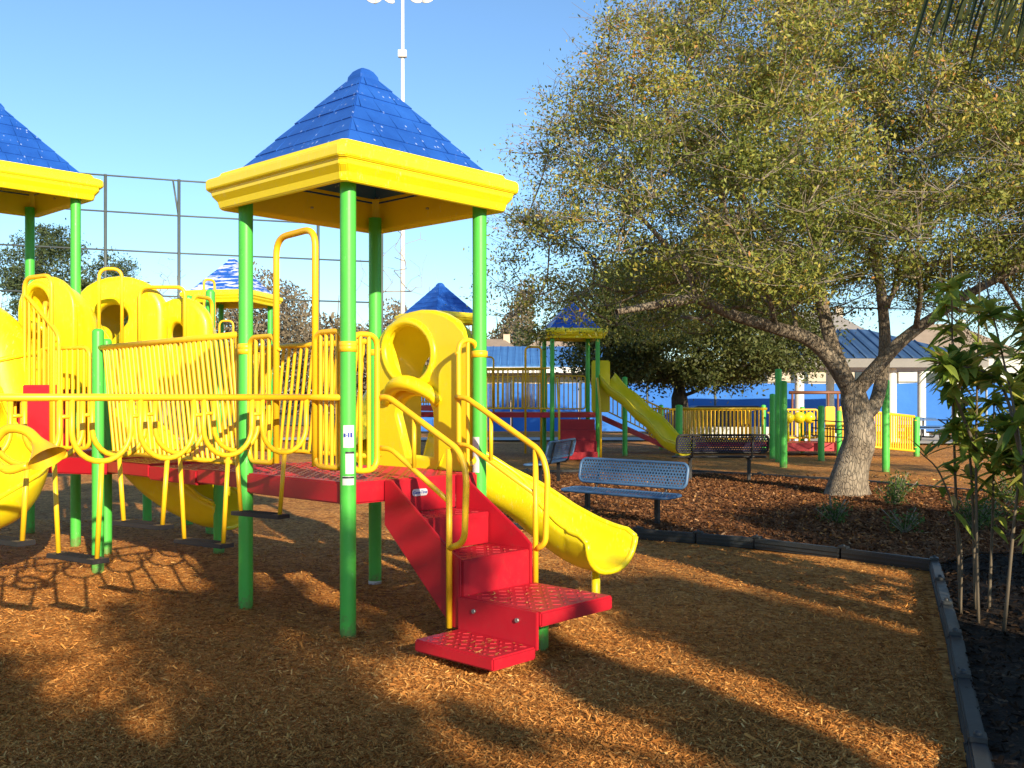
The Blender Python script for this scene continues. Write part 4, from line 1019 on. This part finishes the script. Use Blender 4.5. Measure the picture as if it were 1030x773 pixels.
for x, a in ((-8.1, -.5), (-7.35, .4), (-5.75, .2), (-8.4, .3), (-5.1, -.2)):
    mb = MB(); pr = [(.0, .35), (.12, .34), (.2, .2), (.42, -.1), (.45, -.14), (.38, -.12)]
    mb.lathe(pr, (0, 0, 0), 14); Mx = Matrix.Rotation(R(48), 3, 'X') @ Matrix.Rotation(a, 3, 'Y'); mb.v = [tuple(Mx @ V(p) * .8 + V((x, 59.8, 25.6))) for p in mb.v]
    mb.build('floodlight', WHITE, lp)
mb = MB(); mb.box((-6.6, 59.9, 22.3), (.5, .3, .4)); mb.build('junction_box', WHITE, lp)

# =================================================================== TREES
def dome_targets(n, c, rad, zmin, bias=.45, holes=0, seed=0):
    out = []; r_ = np.random.default_rng(seed); H_ = [r_.uniform(-1, 1, 3) for _ in range(holes)]
    while len(out) < n:
        p = r_.uniform(-1, 1, 3); d = np.linalg.norm(p)
        if d > 1 or d < bias * r_.uniform(0, 1.6): continue
        q = np.array(c) + p * np.array(rad)
        if q[2] < zmin(q) if callable(zmin) else q[2] < zmin: continue
        if any(np.linalg.norm(p - h) < .17 for h in H_): continue
        out.append(q)
    return out
# --- the big oak
oak = thing('oak_tree', 'large spreading oak with pale forked trunk and thin olive foliage', 'tree', (5.25, 15.5, 0))
sk = Skel(); bx_, by_ = 5.25, 15.5
def OP(px, py, Y): return V(((px - 515) / 1000 * Y, Y, 1.6 - (py - 400) / 1000 * Y))
base = sk.limb([(bx_, by_, -.15), OP(853, 490, 15.5), OP(858, 465, 15.5), OP(865, 440, 15.45), OP(862, 415, 15.5), OP(858, 398, 15.5)], -1, .30, .205)
L1 = sk.limb([sk.p[base], OP(838, 365, 15.3), OP(815, 342, 15.1), OP(780, 330, 14.8), OP(740, 318, 14.4), OP(700, 300, 14.0)], base, .14, .065)
L1b = sk.limb([sk.p[L1], OP(665, 306, 13.6), OP(620, 314, 13.2)], L1, .07, .035)
L1c = sk.limb([sk.p[L1], OP(690, 270, 13.8), OP(655, 230, 13.8), OP(620, 190, 13.6)], L1, .045, .02)
L2 = sk.limb([sk.p[base], OP(838, 350, 15.6), OP(826, 300, 15.8), OP(822, 250, 15.9), OP(815, 200, 16), OP(830, 120, 16)], base, .125, .045)
L2b = sk.limb([sk.p[L2 - 12], OP(780, 240, 15.6), OP(740, 190, 15.3), OP(710, 130, 15.2)], L2 - 12, .055, .02)
nb = len(sk.p)
L3 = sk.limb([sk.p[base], OP(880, 372, 15.3), OP(905, 345, 15.1), OP(935, 322, 15), OP(985, 290, 15), OP(1040, 262, 15)], base, .125, .05)
L4 = sk.limb([sk.p[base - 6], OP(881, 405, 15.8), OP(890, 350, 16.2), OP(886, 290, 16.4), OP(880, 240, 16.5), OP(900, 160, 16.6)], base - 6, .12, .05)
L4b = sk.limb([sk.p[L4 - 12], OP(930, 240, 16.4), OP(975, 180, 16.6)], L4 - 12, .045, .02)
L5 = sk.limb([sk.p[L3 - 12], OP(925, 280, 14.2), OP(900, 200, 13.4), OP(890, 120, 13)], L3 - 12, .045, .02)
L6 = sk.limb([sk.p[L1 - 10], OP(770, 290, 14.2), OP(735, 230, 13.4), OP(720, 150, 12.8)], L1 - 10, .045, .02)
def zmin(q):
    return (2.85 if q[0] < 2.6 else 2.7) + .22 * min(3.5, max(0, q[0] - 2.6)) - .38 * min(2, max(0, q[0] - 7)) + .05 * max(0, 15.5 - q[1]) + .25 * math.sin(q[0] * 1.7 + q[1])
T = dome_targets(1450, (6.3, 15.4, 3.3), (6.7, 5.0, 5.9), zmin, .5, 22, 3)
ends = sk.reach(T)
for i, p in enumerate(sk.p):
    if p.z < .55: sk.r[i] *= 1 + .42 * (1 - max(0, p.z) / .55) ** 2
mb = MB(); sk.mesh(mb); mb.build('trunk', BARK, oak)
E_ = [sk.p[e] for e in ends]
C = blob_leaves(E_, 400, .43)
# thin the left border, keep clumps
keep = RNG.uniform(size=len(C)) < np.clip(.55 + (C[:, 0] - 0) * .10, .3, 1); C = C[keep]
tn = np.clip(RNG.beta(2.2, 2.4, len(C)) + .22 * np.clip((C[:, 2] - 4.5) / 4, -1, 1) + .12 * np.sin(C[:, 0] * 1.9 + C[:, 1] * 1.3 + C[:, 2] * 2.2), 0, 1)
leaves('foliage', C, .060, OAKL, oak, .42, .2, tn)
tw = MB()
for e in E_:
    for _ in range(9):
        d = V(RNG.normal(size=3)); d.z = abs(d.z) * .6; d.normalize(); L = random.uniform(.3, .85)
        tw.tube([e, e + d * L * .5 + V(RNG.normal(size=3)) * .03, e + d * L], [.006, .004, .002], 3, cap=False)
tw.build('twigs', TWIG, oak)
DKO = leaf_mat('dark_olive_leaves', [(0, (.03, .045, .012)), (.5, (.09, .115, .03)), (1, (.22, .22, .07))])
# --- dark evergreen behind
def simple_tree(name, label, base, forks, c, rad, zmn, nt, per, blob, lsize, lm, bm, group=None, rt=.01, seed=1, step=.5, holes=4, asp=.5, r0=.3):
    t = thing(name, label, 'tree', base, group); s = Skel(); b = s.limb([V(base) + V((0, 0, -.1)), V(base) + V((.05, 0, forks * .5)), V(base) + V((0, 0, forks))], -1, r0, r0 * .75, 3)
    ends = s.reach(dome_targets(nt, c, rad, zmn, .45, holes, seed), step=step, rt=rt); m = MB(); s.mesh(m, sides=(8, 5, 3)); m.build('trunk', bm, t)
    leaves('foliage', blob_leaves([s.p[e] for e in ends], per, blob), lsize, lm, t, asp); return t
simple_tree('oak_tree', 'dark dense oak with low twin trunk in front of the blue windscreen', (5.3, 31.5, 0), 1.6, (5.6, 31.5, 3.6), (4.2, 3, 2.6), 2.05, 420, 230, .60, .12, DKO, BARKD, seed=11, r0=.34)
simple_tree('pine_tree', 'tall pine left of the first backstop posts, rising behind the left tower', (-28.2, 60, 0), 5, (-28.0, 60, 8.6), (2.6, 2.2, 3.4), 5, 150, 130, .75, .24, PINEL, BARKD, seed=5, holes=9, asp=.3)
simple_tree('pine_tree', 'shorter sparse pine between the first two backstop posts', (-24.2, 60, 0), 5, (-24.2, 60, 7.6), (2.0, 2.0, 2.7), 4.5, 80, 110, .6, .22, PINEL, BARKD, seed=6, holes=9, asp=.3)
def bare_tree(label, base, c, rad, seed):
    t = thing('bare_tree', label, 'tree', base, 'leafless trees'); s = Skel(); s.limb([V(base), V(base) + V((0, 0, 2))], -1, .15, .1, 3)
    s.reach(dome_targets(170, c, rad, 2.5, .2, 0, seed), step=.7, rt=.012); m = MB(); s.mesh(m, sides=(6, 4, 3)); m.build('trunk', BARKT, t)
BARKT = paint('pale_bare_branches', (.30, .26, .21), .9)
bare_tree('leafless tree right of the shorter pine', (-21.0, 60, 0), (-21.0, 60, 6.6), (1.8, 1.5, 3.8), 3)
bare_tree('pale leafless tree between the main tower posts and the light pole', (-6.0, 52, 0), (-6.0, 52, 6), (2.6, 1.5, 5.0), 4)
bare_tree('leafless tree at the left edge behind the low left rails', (-31, 66, 0), (-31, 66, 5), (2.5, 1.5, 4), 8)
# woods on the horizon
def woods(n, name):
    X = RNG.uniform(-75, 2, n); Y = RNG.uniform(84, 104, n)
    prof = np.where(X > -38, 8.6, 5.5) + 1.6 * np.sin(X * .21) + 1.6 * np.sin(X * .53 + 1) + 1.2 * np.sin(X * 1.1); Z = prof * RNG.beta(1.6, 1.2, n) + .3
    C = np.stack([X, Y, Z], -1); o = leaves(name, C, .4, WOODL, None, .5); o['kind'] = 'stuff'; return o
woods(130000, 'distant_woods')
mb = MB()
for i in range(220):
    x = random.uniform(-75, 0); y = random.uniform(84, 96); h_ = random.uniform(5, 11); mb.tube([(x, y, 0), (x + random.uniform(-.5, .5), y, h_ * .5), (x + random.uniform(-1, 1), y, h_)], [.14, .1, .03], 4, cap=False)
struct(mb.build('distant_woods_stems', TWIG), 'stuff')
def far_clump(label, x, y, w, h_, n, name='bush'):
    C = RNG.normal(size=(n, 3)) * np.array([w, w * .6, h_ * .35]) * .5 + np.array([x, y, h_ * .5]); C[:, 2] = np.abs(C[:, 2])
    o = leaves(name, C, .35, DKL, None); return tag(o, label, 'bush')
far_clump('dark rounded bush between the two tan roofs', 2.7, 80, 3.2, 8.6, 5000)
C2 = np.stack([RNG.uniform(2, 60, 26000), RNG.uniform(88, 100, 26000), RNG.beta(1.4, 1.4, 26000) * 5 + .2], -1); o = leaves('distant_hedge', C2, .5, DKL, None); o['kind'] = 'stuff'

# --- loquat-like shrub at the right with large leaves
def big_leaf_mesh(name, specs, mat, parent):
    """specs: (origin, direction, length, width, tint) - each leaf a folded, drooping blade of 10 quads"""
    vs = []; tn = []
    for o, d, L, w, t in specs:
        d = d.normalized(); s = d.cross(UP); s = s.normalized() if s.length > .1 else V((1, 0, 0)); s = (s + UP * random.uniform(-.5, .5)).normalized(); u = s.cross(d).normalized(); prev = None
        for k in range(6):
            f = k / 5; c = o + d * L * f + UP * (-.2 * L * f * f); ww = w * math.sin(PI * min(.98, .06 + f * .94) ** .8) / 2 + .001
            cur = (c - s * ww + u * ww * .35, c, c + s * ww + u * ww * .35)
            if prev:
                vs.append([prev[0], prev[1], cur[1], cur[0]]); vs.append([prev[1], prev[2], cur[2], cur[1]]); tn += [t, t]
            prev = cur
    return face_mesh(name, np.array([[tuple(p) for p in q] for q in vs]), 4, mat, parent, np.array(tn))
CANE = paint('brown_canes', (.12, .095, .065), .7, .2, .4)
def stem_plant(name, label, stems, nleaf, L, w, cat, matl, base, droop=.2, rad=.02, whorl=7):
    t = thing(name, label, cat, base); mb = MB(); sp = []
    for pts in stems:
        P = catmull(pts, 5); k = len(P); mb.tube(P, [rad * (1 - .6 * i / (k - 1)) for i in range(k)], 7)
        for j in range(nleaf):
            f = 1 - random.random() ** 1.3 * .55; i = min(k - 1, int(f * (k - 1))); o = P[i] + V(RNG.normal(size=3)) * .015
            a = random.uniform(0, 2 * PI); el = random.uniform(-.7, 1.1); d = V((math.cos(a) * math.cos(el), math.sin(a) * math.cos(el), math.sin(el)))
            sp.append((o, d, L * random.uniform(.45, 1.3), w * random.uniform(.7, 1.15), random.betavariate(2, 1.6)))
    mb.build('stems', CANE, t); big_leaf_mesh('foliage', sp, matl, t); return t
rr = random.Random(5); stems = []
for i in range(21):
    bx0 = 3.42 + rr.uniform(-.16, .75); by0 = 6.6 + rr.uniform(-.6, .8); tx = bx0 + rr.uniform(-.35, .5); ty = by0 + rr.uniform(-.4, .4); tz = rr.uniform(1.5, 2.65)
    stems.append([(bx0, by0, -.02), (bx0 + (tx - bx0) * .3, by0, tz * .5), (tx, ty, tz)])
    if rr.random() < .8:
        stems.append([(bx0 + (tx - bx0) * .3, by0, tz * .5), (tx + rr.uniform(-.4, .2), ty, tz * .72), (tx + rr.uniform(-.45, .35), ty + rr.uniform(-.3, .3), tz * rr.uniform(.75, .95))])
stem_plant('loquat_shrub', 'tall leafy shrub with long glossy leaves and many dark stems at the right edge', stems, 80, .19, .066, 'shrub', BIGL, (3.5, 6.6, 0), rad=.013)
st2 = [[(3.25, 7.2, 0), (3.2, 7.1, .6), (3.02, 7.0, 1.05), (2.85, 6.95, 1.22)]]
stem_plant('sapling', 'low arching sapling with a few long leaves left of the tall shrub', st2, 11, .22, .05, 'sapling', BIGL, (3.25, 7.2, 0), rad=.01)
def low_shrub(label, x, y, h_, n, w, matl=SHRL, sz=.05):
    t = thing('low_shrub', label, 'shrub', (x, y, .05), 'low shrubs in the bed'); mb = MB(); C = []
    for i in range(14):
        a = random.uniform(0, 2 * PI); tip = V((x + math.cos(a) * w * random.uniform(.2, 1), y + math.sin(a) * w * random.uniform(.2, 1), h_ * random.uniform(.5, 1))); P = catmull([(x, y, .03), ((x + tip.x) / 2, (y + tip.y) / 2, tip.z * .6), tip], 4)
        mb.tube(P, .005, 4)
        for _ in range(n // 14):
            f = random.uniform(.3, 1); p = P[min(len(P) - 1, int(f * (len(P) - 1)))]; C.append(tuple(p + V(RNG.normal(size=3)) * .05))
    mb.build('stems', TWIG, t); leaves('foliage', np.array(C), sz, matl, t, .4)
low_shrub('green low shrub just right of the oak trunk', 5.35, 13.9, .55, 900, .35)
low_shrub('pale thin shrub in the bed in front of the oak trunk', 3.95, 12.2, .42, 420, .25)
low_shrub('small shrub near the edging corner', 4.5, 11.4, .35, 360, .3)
low_shrub('low shrub close behind the tall leafy shrub stems', 5.4, 11.6, .5, 700, .35)
low_shrub('bright green shrub at the right end of the bed', 7.1, 14.2, .6, 800, .4)
low_shrub('dark low shrub under the far right leaves', 6.1, 12.6, .35, 500, .4)

# --- palm whose fronds hang into the top right corner
pt = thing('palm_tree', 'palm whose drooping fronds hang into the top right corner', 'tree', (4.6, 3.4, 0))
mb = MB(); mb.tube([(4.6, 3.4, -.05), (4.62, 3.42, 1.8), (4.55, 3.5, 3.7)], [.2, .16, .15], 14); mb.build('trunk', BARKD, pt)
FR = [(V((1.72, 4.25, 3.42)), .30), (V((2.0, 4.7, 3.62)), .28), (V((2.6, 5.3, 3.8)), .25), (V((2.2, 3.7, 3.2)), .3), (V((5.8, 5.2, 3.9)), .5), (V((6.6, 3.2, 3.6)), .5), (V((4.8, 1.4, 3.8)), .5)]
for tip, sg in FR:
    c0 = V((4.55, 3.5, 3.75)); P = catmull([c0, c0.lerp(tip, .5) + V((0, 0, sg * .8)), tip], 14); mb = MB(); mb.tube(P, [.018 - .014 * i / (len(P) - 1) for i in range(len(P))], 6)
    fr = mb.build('frond', PINEL if False else BARKD, pt); sp = []
    for i in range(3, len(P)):
        for sd in (-1, 1):
            for q in range(1):
                Tn = (P[i] - P[i - 1]).normalized(); s = Tn.cross(UP).normalized() * sd; o = P[i - 1].lerp(P[i], q * .5); sp.append((o, (Tn * .45 + s * .35 + V((0, 0, -.95 - .2 * random.random()))), random.uniform(.36, .52), .028, random.uniform(0, .35)))
    big_leaf_mesh('leaflets', sp, DKL, fr)

# --- trees behind the photographer, which throw the long dappled shade
SUNH = V((.42, -.907, 0)); EL = R(20)
ph = V((.907, .42, 0)); dh = V((-.42, .907, 0))
def shade_tree(label, u, v, lobes, lsize=.16, r0=.2):
    base = ph * u + dh * v; t = thing('oak_tree', label, 'tree', tuple(base), 'trees behind the viewpoint'); s = Skel()
    zl = min(l[2] - l[5] for l in lobes); s.limb([base, base + UP * (zl * .5), base + UP * zl], -1, r0, r0 * .7, 3); T = []; C = []
    for (uu, vv, z, ru, rv, rz, n) in lobes:
        c = ph * uu + dh * vv + UP * z; m = max(10, n // 60)
        p = RNG.normal(size=(m, 3)); p = unit(p) * (RNG.uniform(0, 1, (m, 1)) ** .4)
        q = np.array(tuple(c)) + np.outer(p[:, 0] * ru, np.array(tuple(ph))) + np.outer(p[:, 1] * rv, np.array(tuple(dh))) + np.outer(p[:, 2] * rz, [0, 0, 1]); T += list(q)
        per = n / m; rad = .30 * min(1, ru, rz)
        for e in q: C.append(e + RNG.normal(size=(int(per), 3)) * rad * .5)
    s.reach(T, step=.5, rt=.012); mb = MB(); s.mesh(mb, sides=(8, 5, 3)); mb.build('trunk', BARK, t)
    leaves('foliage', np.concatenate(C), lsize, DKL, t, .5); return t
# (u, v, z, ru, rv, rz, leaves)
shade_tree('oak behind the viewpoint, shading the foreground mulch', -1.0, -8, [(-1.8, -8, 4.25, 2.8, 1.1, 1.0, 15000), (-.2, -8, 4.4, 1.4, 1, .85, 5000), (1.2, -8, 4.5, .8, .8, .6, 1300), (1.5, -8, 5.6, 1.3, 1.2, .75, 2600), (-4.4, -8.5, 4.6, 1.8, 1.2, 1.0, 4500), (2.9, -7.3, 4.25, .30, .5, .70, 2600)], r0=.22)
shade_tree('added oak left of the viewpoint, outside the picture, holding back skylight', -8, -5, [(-8.5, -5, 5, 2.6, 3.5, 3.2, 9000), (-9, 1, 5, 2, 3, 3, 7000), (-4.5, -12.5, 4.6, 3, 1.5, 1.1, 5000)], .22, .25)  # added out of view to block skylight and deepen the foreground shade
shade_tree('second oak behind the viewpoint, shading the right foreground', 4.6, -7.5, [(4.5, -7, 4.3, .88, .9, 1.0, 11000), (4.6, -7, 3.4, .85, .8, .6, 4000)], r0=.16)
shade_tree('added oak behind the viewpoint, crown shaped for a roof shadow on the right bed', 9, -8, [(8.6, -7.5, 4.0, 2.3, 1.5, 1.6, 14000), (9.5, -7.5, 5.6, 2.4, .9, 1.1, 15000), (11.8, -7.5, 4.6, 2.4, 1.5, 1.7, 10000), (7.2, -7.2, 3.0, 1.3, 1, 1.2, 4500)], r0=.25)  # unseen crown standing in for a gabled roof that shades the bed

# =================================================================== LIGHT, SKY, CAMERA
w = bpy.data.worlds.new('World'); scene.world = w; w.use_nodes = True; nt = w.node_tree
sky = nt.nodes.new('ShaderNodeTexSky'); sky.sky_type = 'NISHITA'; sky.sun_disc = False
sky.sun_elevation = R(22); sky.sun_rotation = math.atan2(SUNH.x, SUNH.y); sky.air_density = 1.0; sky.dust_density = .15; sky.ozone_density = 2.0
bg = nt.nodes['Background']; bg.inputs['Strength'].default_value = .098; mxs = nt.nodes.new('ShaderNodeMix'); mxs.data_type = 'RGBA'; mxs.blend_type = 'MULTIPLY'; mxs.inputs[0].default_value = 1; mxs.inputs[7].default_value = (.90, 1.10, 1.26, 1); nt.links.new(sky.outputs[0], mxs.inputs[6]); nt.links.new(mxs.outputs[2], bg.inputs['Color'])
sd = bpy.data.lights.new('sun', 'SUN'); sd.energy = 5.0; sd.angle = R(.55); sd.color = (1.0, .84, .60)
so = bpy.data.objects.new('sun', sd); COL.objects.link(so)
dirv = V((-SUNH.x * math.cos(EL), -SUNH.y * math.cos(EL), -math.sin(EL))); so.rotation_euler = dirv.to_track_quat('-Z', 'Y').to_euler(); so.location = (5, -10, 12)
cam = bpy.data.cameras.new('camera'); co_ = bpy.data.objects.new('camera', cam); COL.objects.link(co_)
co_.location = (0, 0, 1.6); co_.rotation_euler = (R(90), 0, 0); cam.sensor_width = 36; cam.lens = 36 * 1000 / 1030.0
cam.shift_y = 13.5 / 1030; cam.clip_end = 3000; cam.clip_start = .05; scene.camera = co_
vs_ = scene.view_settings; vs_.view_transform = 'Standard'; vs_.look = 'None'; vs_.exposure = 0.74; vs_.gamma = 1; vs_.use_curve_mapping = False
for o in bpy.data.objects:
    if '_b' in o: del o['_b']
